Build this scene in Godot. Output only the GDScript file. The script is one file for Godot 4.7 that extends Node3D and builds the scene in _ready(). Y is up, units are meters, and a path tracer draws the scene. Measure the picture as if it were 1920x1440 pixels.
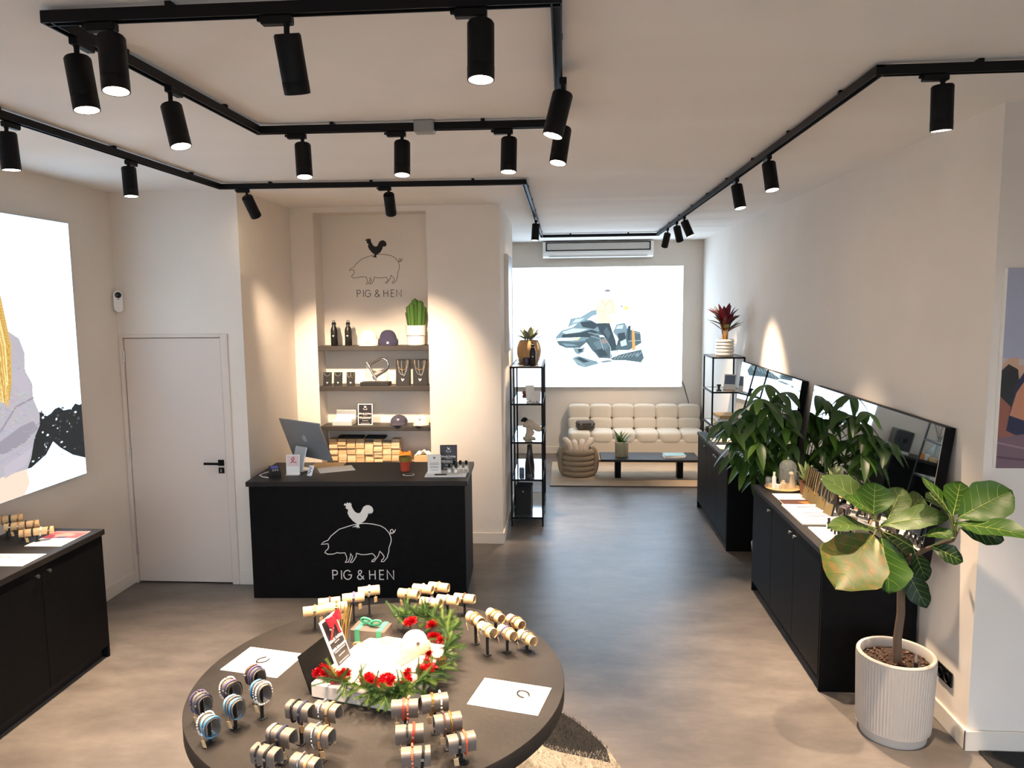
extends Node3D
# A jewellery shop seen from a raised spot near its front window. Units are metres; y is up; the corridor runs along -z.

var mats := {}
var taken := {}
var rng := RandomNumberGenerator.new()
const H := 3.355

# ---------------------------------------------------------------- mesh building
class G:
	var v := PackedVector3Array()
	var n := PackedVector3Array()
	var u := PackedVector2Array()
	var ix := PackedInt32Array()

	func poly(p: Array, out: Vector3, uv: Array = []) -> G:
		var a: Vector3 = p[0]
		var nn := Vector3.ZERO
		for k in range(1, p.size() - 1):
			nn += (p[k] - a).cross(p[k + 1] - a)
		var flip := nn.dot(out) < 0.0
		if flip:
			nn = -nn
		nn = nn.normalized()
		var s := v.size()
		for k in p.size():
			v.append(p[k])
			n.append(nn)
			u.append(uv[k] if uv.size() > k else Vector2.ZERO)
		for k in range(1, p.size() - 1):
			if flip:
				ix.append_array(PackedInt32Array([s, s + k, s + k + 1]))
			else:
				ix.append_array(PackedInt32Array([s, s + k + 1, s + k]))
		return self

	func box(c: Vector3, s: Vector3, b := 0.0) -> G:
		var h := s * 0.5
		b = minf(b, minf(h.x, minf(h.y, h.z)) * 0.9)
		var sg := [-1.0, 1.0]
		if b <= 0.0:
			for a in 3:
				for d in sg:
					var out := Vector3.ZERO
					out[a] = d
					var pts := []
					for q in [[-1, -1], [1, -1], [1, 1], [-1, 1]]:
						var p := Vector3.ZERO
						p[a] = d * h[a]
						p[(a + 1) % 3] = q[0] * h[(a + 1) % 3]
						p[(a + 2) % 3] = q[1] * h[(a + 2) % 3]
						pts.append(c + p)
					poly(pts, out)
			return self
		var pt := func(sx, sy, sz, ax: int) -> Vector3:
			var p := Vector3(sx * (h.x - b), sy * (h.y - b), sz * (h.z - b))
			p[ax] += b * [sx, sy, sz][ax]
			return c + p
		for a in 3:
			var a1 := (a + 1) % 3
			var a2 := (a + 2) % 3
			for d in sg:
				var out := Vector3.ZERO
				out[a] = d
				var pts := []
				for q in [[-1, -1], [1, -1], [1, 1], [-1, 1]]:
					var e := [0.0, 0.0, 0.0]
					e[a] = d
					e[a1] = q[0]
					e[a2] = q[1]
					pts.append(pt.call(e[0], e[1], e[2], a))
				poly(pts, out)
			# edges running along a
			for d1 in sg:
				for d2 in sg:
					var e0 := [0.0, 0.0, 0.0]
					var e1 := [0.0, 0.0, 0.0]
					e0[a] = -1.0
					e1[a] = 1.0
					e0[a1] = d1
					e1[a1] = d1
					e0[a2] = d2
					e1[a2] = d2
					var o2 := Vector3.ZERO
					o2[a1] = d1
					o2[a2] = d2
					poly([pt.call(e0[0], e0[1], e0[2], a1), pt.call(e1[0], e1[1], e1[2], a1), pt.call(e1[0], e1[1], e1[2], a2), pt.call(e0[0], e0[1], e0[2], a2)], o2)
		for sx in sg:
			for sy in sg:
				for sz in sg:
					poly([pt.call(sx, sy, sz, 0), pt.call(sx, sy, sz, 1), pt.call(sx, sy, sz, 2)], Vector3(sx, sy, sz))
		return self

	func span(a: Vector3, b: Vector3, bev := 0.0) -> G:
		return box((a + b) * 0.5, (b - a).abs(), bev)

	# profile: Vector2(radius, height) from bottom to top, outside on the right
	func lathe(prof: Array, seg := 24, xf := Transform3D.IDENTITY, a0 := 0.0, a1 := TAU) -> G:
		var m := prof.size()
		var sn := []
		for k in m - 1:
			var d: Vector2 = prof[k + 1] - prof[k]
			sn.append(Vector2(d.y, -d.x).normalized())
		for k in m - 1:
			var p0: Vector2 = prof[k]
			var p1: Vector2 = prof[k + 1]
			var n0: Vector2 = sn[k]
			var n1: Vector2 = sn[k]
			if k > 0 and sn[k - 1].dot(sn[k]) > 0.72:
				n0 = (sn[k - 1] + sn[k]).normalized()
			if k < m - 2 and sn[k + 1].dot(sn[k]) > 0.72:
				n1 = (sn[k + 1] + sn[k]).normalized()
			var s := v.size()
			for j in seg + 1:
				var a := a0 + (a1 - a0) * j / seg
				var ca := cos(a)
				var sa := sin(a)
				v.append(xf * Vector3(p0.x * ca, p0.y, p0.x * sa))
				v.append(xf * Vector3(p1.x * ca, p1.y, p1.x * sa))
				n.append((xf.basis * Vector3(n0.x * ca, n0.y, n0.x * sa)).normalized())
				n.append((xf.basis * Vector3(n1.x * ca, n1.y, n1.x * sa)).normalized())
				u.append(Vector2(float(j) / seg, p0.y))
				u.append(Vector2(float(j) / seg, p1.y))
			for j in seg:
				var q := s + j * 2
				if p0.x > 1e-6:
					ix.append_array(PackedInt32Array([q, q + 2, q + 1]))
				if p1.x > 1e-6:
					ix.append_array(PackedInt32Array([q + 1, q + 2, q + 3]))
		return self

	func grid(fn: Callable, nu: int, nv: int, flip := false) -> G:
		var s := v.size()
		var pts := []
		for i in nu + 1:
			for j in nv + 1:
				pts.append(fn.call(float(i) / nu, float(j) / nv))
		var w := nv + 1
		var closed_u: bool = (pts[0] - pts[nu * w]).length() < 1e-6 and (pts[nv / 2] - pts[nu * w + nv / 2]).length() < 1e-6
		for i in nu + 1:
			for j in nv + 1:
				var ia: int = i - 1 if i > 0 else (nu - 1 if closed_u else 0)
				var ib: int = i + 1 if i < nu else (1 if closed_u else nu)
				var du: Vector3 = pts[ib * w + j] - pts[ia * w + j]
				var dv: Vector3 = pts[i * w + mini(j + 1, nv)] - pts[i * w + maxi(j - 1, 0)]
				if du.length() < 1e-7:
					var jj: int = 1 if j == 0 else nv - 1
					du = pts[ib * w + jj] - pts[ia * w + jj]
				var nn := du.cross(dv).normalized()
				v.append(pts[i * w + j])
				n.append(-nn if flip else nn)
				u.append(Vector2(float(i) / nu, float(j) / nv))
		for i in nu:
			for j in nv:
				var q := s + i * w + j
				if flip:
					ix.append_array(PackedInt32Array([q, q + w, q + 1, q + 1, q + w, q + w + 1]))
				else:
					ix.append_array(PackedInt32Array([q, q + 1, q + w, q + 1, q + w + 1, q + w]))
		return self

	func tube(pts: Array, r, seg := 6, closed := false) -> G:
		var m := pts.size()
		var rad := func(k: int) -> float:
			return r[k] if r is Array else r
		var t0: Vector3 = ((pts[1] - pts[0]) as Vector3).normalized()
		var up := Vector3.UP if absf(t0.y) < 0.9 else Vector3.RIGHT
		var x := up.cross(t0).normalized()
		var s := v.size()
		var cnt: int = m + 1 if closed else m
		var last := t0
		for kk in cnt:
			var k := kk % m
			var pa: Vector3 = pts[(k - 1 + m) % m] if (closed or k > 0) else pts[k]
			var pb: Vector3 = pts[(k + 1) % m] if (closed or k < m - 1) else pts[k]
			var t := (pb - pa).normalized()
			var ax := last.cross(t)
			if ax.length() > 1e-5:
				x = x.rotated(ax.normalized(), last.angle_to(t))
			x = (x - t * x.dot(t)).normalized()
			last = t
			var y := t.cross(x)
			for j in seg + 1:
				var a := TAU * j / seg
				var d := x * cos(a) + y * sin(a)
				v.append(pts[k] + d * rad.call(k))
				n.append(d)
				u.append(Vector2(float(j) / seg, float(kk) / m))
		var w := seg + 1
		for k in cnt - 1:
			for j in seg:
				var q := s + k * w + j
				ix.append_array(PackedInt32Array([q, q + w, q + 1, q + 1, q + w, q + w + 1]))
		if not closed:
			for e in [0, m - 1]:
				var ring := []
				for j in seg:
					ring.append(v[s + e * w + j])
				var o: Vector3 = (pts[0] - pts[1]) if e == 0 else (pts[m - 1] - pts[m - 2])
				poly(ring, o)
		return self

	# outline in x,y; thickness d along z, centred
	func ext(p: PackedVector2Array, d: float, xf := Transform3D.IDENTITY, uv_of := Rect2()) -> G:
		var tri := Geometry2D.triangulate_polygon(p)
		for sgn in [1.0, -1.0]:
			for k in range(0, tri.size(), 3):
				var q := []
				var uvs := []
				for j in 3:
					var a: Vector2 = p[tri[k + j]]
					q.append(xf * Vector3(a.x, a.y, sgn * d * 0.5))
					uvs.append((a - uv_of.position) / uv_of.size if uv_of.size.x > 0 else Vector2.ZERO)
				poly(q, xf.basis * Vector3(0, 0, sgn), uvs)
		var cw := Geometry2D.is_polygon_clockwise(p)
		for k in p.size():
			var a: Vector2 = p[k]
			var b: Vector2 = p[(k + 1) % p.size()]
			var e := b - a
			var o := Vector2(e.y, -e.x) * (-1.0 if cw else 1.0)
			poly([xf * Vector3(a.x, a.y, -d * 0.5), xf * Vector3(b.x, b.y, -d * 0.5), xf * Vector3(b.x, b.y, d * 0.5), xf * Vector3(a.x, a.y, d * 0.5)], xf.basis * Vector3(o.x, o.y, 0))
		return self

	# a drawn line of width w in x,y
	func stroke(p: Array, w: float, d: float, xf := Transform3D.IDENTITY) -> G:
		var m := p.size()
		var closed: bool = (p[0] - p[m - 1]).length() < 1e-6
		var l := []
		var r := []
		for k in m:
			var a: Vector2 = p[k - 1] if k > 0 else (p[m - 2] if closed else p[0])
			var b: Vector2 = p[k + 1] if k < m - 1 else (p[1] if closed else p[m - 1])
			var d0: Vector2 = (p[k] - a).normalized()
			var d1: Vector2 = (b - p[k]).normalized()
			if d0 == Vector2.ZERO:
				d0 = d1
			if d1 == Vector2.ZERO:
				d1 = d0
			var t := (d0 + d1).normalized()
			if t == Vector2.ZERO:
				t = d0
			var nn := Vector2(-t.y, t.x) * (w * 0.5 / maxf(0.55, t.dot(d1)))
			l.append(p[k] + nn)
			r.append(p[k] - nn)
		for k in m - 1:
			var q := []
			for a in [l[k], l[k + 1], r[k + 1], r[k]]:
				q.append(xf * Vector3(a.x, a.y, d))
			poly(q, xf.basis.z)
			var e: Vector2 = l[k + 1] - l[k]
			poly([xf * Vector3(l[k].x, l[k].y, 0), xf * Vector3(l[k + 1].x, l[k + 1].y, 0), q[1], q[0]], xf.basis * Vector3(-e.y, e.x, 0))
			poly([xf * Vector3(r[k].x, r[k].y, 0), xf * Vector3(r[k + 1].x, r[k + 1].y, 0), q[2], q[3]], xf.basis * Vector3(e.y, -e.x, 0))
		return self

	func add(o: G, xf := Transform3D.IDENTITY) -> G:
		var s := v.size()
		for k in o.v.size():
			v.append(xf * o.v[k])
			n.append((xf.basis * o.n[k]).normalized())
			u.append(o.u[k])
		for k in o.ix:
			ix.append(k + s)
		return self

	func mesh() -> ArrayMesh:
		var a := []
		a.resize(Mesh.ARRAY_MAX)
		a[Mesh.ARRAY_VERTEX] = v
		a[Mesh.ARRAY_NORMAL] = n
		a[Mesh.ARRAY_TEX_UV] = u
		a[Mesh.ARRAY_INDEX] = ix
		var m := ArrayMesh.new()
		m.add_surface_from_arrays(Mesh.PRIMITIVE_TRIANGLES, a)
		return m

# ---------------------------------------------------------------- nodes
func numbered(called: String) -> String:
	var k: int = taken.get(called, 0)
	taken[called] = k + 1
	return called if k == 0 else "%s_%03d" % [called, k]

func thing(called: String, label: String, category: String, at := Vector3.ZERO, turn := 0.0, group := "") -> Node3D:
	var o := Node3D.new()
	o.name = numbered(called)
	add_child(o)
	o.position = at
	o.rotation.y = turn
	tag(o, label, category, group)
	return o

func tag(o: Node, label: String, category: String, group := "") -> void:
	o.set_meta("label", label)
	o.set_meta("category", category)
	if group:
		o.set_meta("group", group)

func part(parent: Node3D, called: String, g, m: Material, at := Vector3.ZERO, rot := Vector3.ZERO) -> MeshInstance3D:
	var o := MeshInstance3D.new()
	o.name = called
	o.mesh = g.mesh() if g is G else g
	o.material_override = m
	parent.add_child(o, true)
	o.position = at
	o.rotation = rot
	return o

func single(called: String, label: String, category: String, g, m: Material, at := Vector3.ZERO, turn := 0.0, group := "") -> MeshInstance3D:
	var o := part(self, numbered(called), g, m, at, Vector3(0, turn, 0))
	tag(o, label, category, group)
	return o

func struct(called: String, g, m: Material, at := Vector3.ZERO) -> MeshInstance3D:
	var o := part(self, numbered(called), g, m, at)
	o.set_meta("kind", "structure")
	return o

func V(x: float, y: float, z: float) -> Vector3:
	return Vector3(x, y, z)

func rgb(r: float, g: float, b: float) -> Color:
	return Color(r / 255.0, g / 255.0, b / 255.0)

func noise_tex(freq: float, lo: Color, hi: Color, octaves := 4, size := 512, seed_ := 1, mid = null) -> NoiseTexture2D:
	var f := FastNoiseLite.new()
	f.seed = seed_
	f.noise_type = FastNoiseLite.TYPE_SIMPLEX_SMOOTH
	f.frequency = freq
	f.fractal_octaves = octaves
	var t := NoiseTexture2D.new()
	t.width = size
	t.height = size
	t.seamless = true
	t.noise = f
	var r := Gradient.new()
	r.set_color(0, lo)
	r.set_color(1, hi)
	if mid != null:
		r.add_point(0.5, mid)
	t.color_ramp = r
	return t

func noise_normal(freq: float, strength: float, octaves := 3, size := 512, seed_ := 5) -> NoiseTexture2D:
	var f := FastNoiseLite.new()
	f.seed = seed_
	f.frequency = freq
	f.fractal_octaves = octaves
	var t := NoiseTexture2D.new()
	t.width = size
	t.height = size
	t.seamless = true
	t.as_normal_map = true
	t.bump_strength = strength
	t.noise = f
	return t

func mat(key: String, col := Color.WHITE, rough := 0.6, metal := 0.0, spec := 0.5) -> StandardMaterial3D:
	if mats.has(key):
		return mats[key]
	var m := StandardMaterial3D.new()
	m.resource_name = key
	m.albedo_color = col
	m.roughness = rough
	m.metallic = metal
	m.metallic_specular = spec
	mats[key] = m
	return m

func textured(key: String, tex: Texture2D, scale: float, rough := 0.6, nrm: Texture2D = null, nscale := 0.5, stretch := Vector3.ONE) -> StandardMaterial3D:
	var m := mat(key, Color.WHITE, rough)
	m.albedo_texture = tex
	m.uv1_triplanar = true
	m.uv1_world_triplanar = true
	m.uv1_scale = stretch * scale
	if nrm:
		m.normal_enabled = true
		m.normal_texture = nrm
		m.normal_scale = nscale
	return m

func glow(key: String, col: Color, energy: float) -> StandardMaterial3D:
	var m := mat(key, Color.BLACK, 0.5)
	m.emission_enabled = true
	m.emission = col
	m.emission_energy_multiplier = energy
	return m

# ---------------------------------------------------------------- pictures (flat prints)
func fill(im: Image, p: Array, c: Color) -> void:
	var lo := 1e9
	var hi := -1e9
	for q in p:
		lo = minf(lo, q.y)
		hi = maxf(hi, q.y)
	for y in range(maxi(0, int(floor(lo))), mini(im.get_height() - 1, int(ceil(hi))) + 1):
		var xs := []
		var yy := y + 0.5
		for k in p.size():
			var a: Vector2 = p[k]
			var b: Vector2 = p[(k + 1) % p.size()]
			if (a.y <= yy) != (b.y <= yy):
				xs.append(a.x + (yy - a.y) / (b.y - a.y) * (b.x - a.x))
		xs.sort()
		for k in range(0, xs.size() - 1, 2):
			var x0 := maxi(0, int(round(xs[k])))
			var x1 := mini(im.get_width(), int(round(xs[k + 1])))
			if x1 > x0:
				im.fill_rect(Rect2i(x0, y, x1 - x0, 1), c)

func line(im: Image, p: Array, w: float, c: Color) -> void:
	for k in p.size() - 1:
		var d: Vector2 = (p[k + 1] - p[k]).normalized() * w * 0.5
		var nn := Vector2(-d.y, d.x)
		fill(im, [p[k] + nn - d, p[k + 1] + nn + d, p[k + 1] - nn + d, p[k] - nn - d], c)

func disc(im: Image, c: Vector2, rx: float, ry: float, col: Color) -> void:
	var p := []
	for k in 20:
		p.append(c + Vector2(rx * cos(TAU * k / 20), ry * sin(TAU * k / 20)))
	fill(im, p, col)

func pts2(a: Array, off := Vector2.ZERO, sc := Vector2.ONE) -> Array:
	var r := []
	for k in range(0, a.size(), 2):
		r.append(Vector2(a[k], a[k + 1]) * sc + off)
	return r

func text_mesh(s: String, height: float, bold := false, depth := 0.0006) -> TextMesh:
	var f := SystemFont.new()
	f.font_names = PackedStringArray(["Droid Sans"])
	if bold:
		f.font_weight = 700
	var t := TextMesh.new()
	t.font = f
	t.text = s
	t.font_size = 32
	t.pixel_size = height / 32.0
	t.depth = depth
	t.curve_step = 4.0
	return t

# flat quad, facing +z, with texture coordinates
func card_quad(w: float, h: float, xf := Transform3D.IDENTITY) -> G:
	var g := G.new()
	g.poly([xf * V(-w / 2, -h / 2, 0), xf * V(w / 2, -h / 2, 0), xf * V(w / 2, h / 2, 0), xf * V(-w / 2, h / 2, 0)], xf.basis.z, [Vector2(0, 1), Vector2(1, 1), Vector2(1, 0), Vector2(0, 0)])
	return g

# ---------------------------------------------------------------- scene
func _ready() -> void:
	rng.seed = 11
	view_and_light()
	make_materials()
	shell()
	tracks()
	big_screens()
	desk_area()
	niche_goods()
	cabinets()
	corridor_left()
	lounge()
	right_side_goods()
	pachira()
	fig()
	round_table()
	left_goods()
	nook()

func view_and_light() -> void:
	var cam := Camera3D.new()
	cam.name = "camera"
	add_child(cam)
	cam.position = V(0, 2.4, 0)
	cam.rotation_degrees = V(-6.244, 4.072, -0.567)
	cam.fov = 55.48
	cam.near = 0.05
	cam.far = 100.0
	cam.current = true
	var we := WorldEnvironment.new()
	we.name = "environment"
	var e := Environment.new()
	e.background_mode = Environment.BG_SKY
	var sky := Sky.new()
	var sm := ProceduralSkyMaterial.new()
	sm.sky_top_color = rgb(196, 212, 232)
	sm.sky_horizon_color = rgb(222, 230, 240)
	sm.ground_horizon_color = rgb(150, 152, 156)
	sm.ground_bottom_color = rgb(110, 110, 112)
	sm.sky_energy_multiplier = 1.0
	sky.sky_material = sm
	e.sky = sky
	e.background_energy_multiplier = 5.0
	e.tonemap_mode = Environment.TONE_MAPPER_LINEAR
	e.tonemap_exposure = 1.48
	e.sdfgi_enabled = true
	e.ssao_enabled = true
	e.ssil_enabled = true
	we.environment = e
	add_child(we)

func make_materials() -> void:
	var plaster := noise_normal(0.02, 3.0, 4, 512, 3)
	textured("wall", noise_tex(0.006, rgb(229, 219, 207), rgb(234, 225, 214), 3, 512, 2), 0.35, 0.92, plaster, 0.12)
	textured("ceiling", noise_tex(0.006, rgb(234, 227, 219), rgb(239, 233, 226), 3, 512, 4), 0.35, 0.95, noise_normal(0.006, 6.0, 2, 512, 9), 0.4, Vector3(0.25, 1.0, 1.0))
	textured("floor", noise_tex(0.006, rgb(92, 86, 82), rgb(128, 121, 114), 8, 1024, 6, rgb(110, 103, 98)), 0.36, 0.5, null, 0.0, Vector3(0.6, 1.0, 1.3))
	mats["floor"].roughness = 0.36
	var fn: FastNoiseLite = mats["floor"].albedo_texture.noise
	fn.fractal_gain = 0.68
	mat("skirting", rgb(228, 219, 206), 0.55)
	mat("door_paint", rgb(221, 208, 197), 0.5)
	textured("black_board", noise_tex(0.02, rgb(13, 13, 14), rgb(18, 18, 19), 4, 256, 12), 2.0, 0.5, noise_normal(0.2, 1.5, 2, 256, 2), 0.08)
	textured("black_top", noise_tex(0.02, rgb(34, 32, 31), rgb(42, 39, 38), 4, 256, 13), 2.0, 0.45, noise_normal(0.2, 1.5, 2, 256, 2), 0.08)
	textured("table_top", noise_tex(0.008, rgb(35, 32, 30), rgb(46, 42, 39), 5, 512, 14), 1.0, 0.5, noise_normal(0.1, 2.0, 3, 256, 4), 0.1)
	mats["black_board"].metallic_specular = 0.22
	mats["black_top"].metallic_specular = 0.35
	mats["table_top"].metallic_specular = 0.35
	mat("black_metal", rgb(14, 14, 15), 0.5, 0.0, 0.3)
	mat("black_matte", rgb(20, 20, 21), 0.7)
	mat("black_gloss", rgb(14, 14, 15), 0.18)
	mat("chrome", rgb(205, 205, 205), 0.2, 1.0)
	mat("steel", rgb(190, 188, 184), 0.32, 1.0)
	mat("gold", rgb(214, 172, 96), 0.3, 1.0)
	mat("silver_grey", rgb(150, 153, 156), 0.4, 0.35)
	mat("white_paint", rgb(240, 238, 234), 0.45)
	mat("white_paper", rgb(243, 240, 234), 0.8)
	mat("print_grey", rgb(95, 92, 90), 0.8)
	mat("print_black", rgb(35, 33, 33), 0.8)
	mat("grey_plastic", rgb(142, 142, 142), 0.55)
	textured("kraft", noise_tex(0.05, rgb(199, 163, 112), rgb(218, 184, 134), 3, 256, 15), 6.0, 0.8)
	textured("kraft_pale", noise_tex(0.05, rgb(208, 174, 126), rgb(224, 192, 146), 3, 256, 16), 6.0, 0.8)
	textured("grey_leather", noise_tex(0.03, rgb(104, 95, 87), rgb(116, 107, 98), 3, 256, 17), 8.0, 0.42)
	mat("mirror", rgb(238, 240, 240), 0.02, 1.0)
	var gl := mat("glass", Color(0.93, 0.96, 0.96, 0.14), 0.03)
	gl.transparency = BaseMaterial3D.TRANSPARENCY_ALPHA
	var gf := mat("shelf_glass", Color(0.72, 0.8, 0.82, 0.35), 0.02)
	gf.transparency = BaseMaterial3D.TRANSPARENCY_ALPHA
	var le := mat("leaf", rgb(58, 84, 36), 0.38)
	le.backlight_enabled = true
	le.backlight = rgb(60, 90, 30)
	mat("terracotta", rgb(186, 92, 60), 0.7)
	mat("soil", rgb(52, 37, 28), 0.9)
	mat("white_ceramic", rgb(238, 232, 222), 0.35)
	mat("bark", rgb(104, 84, 66), 0.85)
	glow("lamp_lens", Color(1.0, 0.9, 0.78), 22.0)

# ---------------------------------------------------------------- room shell
func shell() -> void:
	var wall: Material = mats["wall"]
	struct("floor", G.new().span(V(-4.0, -0.12, -11.8), V(5.2, 0, 2.0)), mats["floor"])
	struct("ceiling", G.new().span(V(-4.0, H, -11.8), V(5.2, H + 0.15, 2.0)), mats["ceiling"])
	struct("wall_left", G.new().span(V(-3.964, 0, -6.15), V(-3.764, H, 1.8)), wall)
	# the wall with the door in it: a strip beside and a field above the door
	var dw := G.new()
	dw.span(V(-3.764, 0, -6.15), V(-3.745, H, -5.95))
	dw.span(V(-2.857, 0, -6.15), V(-2.675, H, -5.95))
	dw.span(V(-3.745, 2.16, -6.15), V(-2.857, H, -5.95))
	struct("wall_door", dw, wall)
	struct("wall_alcove", G.new().span(V(-2.875, 0, -7.6), V(-2.675, H, -6.15)), wall)
	var nw := G.new()
	nw.span(V(-2.675, 0, -7.36), V(-2.445, H, -7.12))
	nw.span(V(-1.325, 0, -7.36), V(-0.613, H, -7.12))
	nw.span(V(-2.445, 3.305, -7.36), V(-1.325, H, -7.12))
	struct("wall_niche", nw, wall)
	struct("wall_niche_back", G.new().span(V(-2.875, 0, -7.5), V(-0.613, H, -7.36)), wall)
	struct("wall_corridor_left", G.new().span(V(-0.81, 0, -8.88), V(-0.613, H, -7.5)), wall)
	struct("wall_nook_front", G.new().span(V(-3.1, 0, -8.88), V(-0.81, H, -8.7)), wall)
	struct("wall_nook_left", G.new().span(V(-3.3, 0, -11.8), V(-3.1, H, -8.7)), wall)
	struct("wall_back", G.new().span(V(-3.1, 0, -11.8), V(2.348, H, -11.6)), wall)
	struct("wall_right", G.new().span(V(2.148, 0, -11.6), V(2.348, H, -3.84)), wall)
	struct("wall_right_front", G.new().span(V(2.348, 0, -4.04), V(5.0, H, -3.84)), wall)
	struct("wall_far_right", G.new().span(V(4.8, 0, -3.84), V(5.0, H, 1.8)), wall)
	# shop front behind the camera
	var fr := G.new()
	fr.span(V(-3.764, 2.95, 1.6), V(4.8, H, 1.8))
	fr.span(V(-3.764, 0, 1.6), V(4.8, 0.25, 1.8))
	fr.span(V(-3.764, 0.25, 1.6), V(-3.3, 2.95, 1.8))
	fr.span(V(4.4, 0.25, 1.6), V(4.8, 2.95, 1.8))
	struct("wall_front", fr, wall)
	var w1 := part(self, "window_1", G.new().span(V(-3.3, 0.25, 1.69), V(4.4, 2.95, 1.7)), mats["glass"])
	w1.set_meta("kind", "structure")
	for x in [-3.27, -0.75, 1.8, 4.37]:
		part(w1, "mullion", G.new().span(V(x - 0.03, 0.25, 1.65), V(x + 0.03, 2.95, 1.75)), mats["black_metal"])
	for y in [0.28, 2.92]:
		part(w1, "rail", G.new().span(V(-3.3, y - 0.03, 1.65), V(4.4, y + 0.03, 1.75)), mats["black_metal"])
	struct("wall_behind_door", G.new().span(V(-3.964, 0, -6.5), V(-2.875, H, -6.15)), wall)
	# skirting boards
	var sk: Material = mats["skirting"]
	var bb := func(called: String, a: Vector3, b: Vector3) -> void:
		struct(called, G.new().span(a, b, 0.004), sk)
	bb.call("baseboard_left", V(-3.764, 0, -5.95), V(-3.748, 0.115, 1.6))
	bb.call("baseboard_door", V(-2.81, 0, -5.95), V(-2.66, 0.115, -5.934))
	bb.call("baseboard_alcove", V(-2.675, 0, -7.12), V(-2.659, 0.115, -5.934))
	bb.call("baseboard_niche", V(-1.325, 0, -7.12), V(-0.597, 0.115, -7.104))
	bb.call("baseboard_corridor", V(-0.613, 0, -8.88), V(-0.597, 0.115, -7.12))
	bb.call("baseboard_back", V(-3.1, 0, -11.6), V(2.148, 0.115, -11.584))
	bb.call("baseboard_right", V(2.132, 0, -11.584), V(2.148, 0.115, -3.824))
	bb.call("baseboard_right_front", V(2.132, 0, -3.84), V(4.8, 0.115, -3.824))
	# door
	var d := part(self, "door_1", G.new().span(V(-3.722, 0.012, -5.99), V(-2.88, 2.142, -5.952), 0.003), mats["door_paint"])
	d.set_meta("kind", "structure")
	var fm := G.new()
	fm.span(V(-3.762, 0, -6.0), V(-3.727, 2.178, -5.938), 0.003)
	fm.span(V(-2.875, 0, -6.0), V(-2.812, 2.178, -5.938), 0.003)
	fm.span(V(-3.727, 2.147, -6.0), V(-2.875, 2.178, -5.938), 0.003)
	part(d, "door_frame", fm, mats["door_paint"])
	var rose := part(d, "handle_rose", G.new().box(V(-2.925, 1.075, -5.946), V(0.052, 0.052, 0.012), 0.003), mats["black_metal"])
	var lv := G.new()
	lv.tube([V(-2.925, 1.075, -5.942), V(-2.925, 1.075, -5.905)], 0.011, 10)
	lv.box(V(-2.985, 1.075, -5.9), V(0.14, 0.02, 0.014), 0.003)
	part(rose, "door_handle", lv, mats["black_metal"])
	var kp := part(d, "keyhole_plate", G.new().box(V(-2.925, 1.008, -5.946), V(0.05, 0.05, 0.01), 0.003), mats["black_metal"])
	part(kp, "cylinder", G.new().box(V(-2.925, 1.008, -5.939), V(0.014, 0.026, 0.006), 0.002), mats["steel"])
	for y in [1.99, 1.15, 0.3]:
		part(d, "hinge", G.new().lathe([Vector2(0.0, -0.045), Vector2(0.009, -0.045), Vector2(0.009, 0.045), Vector2(0, 0.045)], 10), mats["steel"], V(-3.724, y, -5.945))
	# door mat at the entrance
	var dm := single("door_mat", "black entrance mat on the floor at the right corner of the wall", "mat", G.new().span(V(2.2, 0.0, -3.82), V(4.4, 0.012, -2.2), 0.004), textured("mat_pile", noise_tex(0.2, rgb(20, 20, 20), rgb(40, 39, 38), 2, 256, 31), 4.0, 0.95))
	dm.set_meta("group", "")
	dm.remove_meta("group")
	# wall socket beside the fig
	var so := thing("wall_socket", "black double wall socket above the skirting beside the fig pot", "socket", V(2.147, 0.3, -4.08))
	part(so, "plate", G.new().box(V(-0.006, 0, 0), V(0.012, 0.085, 0.16), 0.003), mats["black_gloss"])
	for z in [-0.038, 0.038]:
		part(so, "outlet", G.new().lathe([Vector2(0.026, 0.006), Vector2(0.024, 0.0), Vector2(0.0, 0.0)], 20, Transform3D(Basis(V(0, 0, 1), PI / 2), V(-0.012, 0, z))), mats["black_matte"])
	# motion sensor beside the door
	var se := thing("motion_sensor", "white oblong wall sensor with black round eye above the door", "sensor", V(-3.726, 2.455, -5.912), 0.75)
	var sb := PackedVector2Array()
	for k in 24:
		var a := TAU * k / 24
		sb.append(Vector2(0.034 * cos(a), 0.034 * sin(a) + (0.055 if sin(a) >= 0 else -0.055)))
	part(se, "housing", G.new().ext(sb, 0.05), mats["white_paint"])
	part(se, "eye", G.new().lathe([Vector2(0.026, 0.0), Vector2(0.024, 0.008), Vector2(0.012, 0.012), Vector2(0, 0.013)], 20, Transform3D(Basis(V(1, 0, 0), PI / 2), V(0, 0.052, 0.025))), mats["black_gloss"])
	part(se, "indicator", G.new().box(V(0, 0.018, 0.026), V(0.012, 0.006, 0.003), 0.001), mats["black_gloss"])

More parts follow.
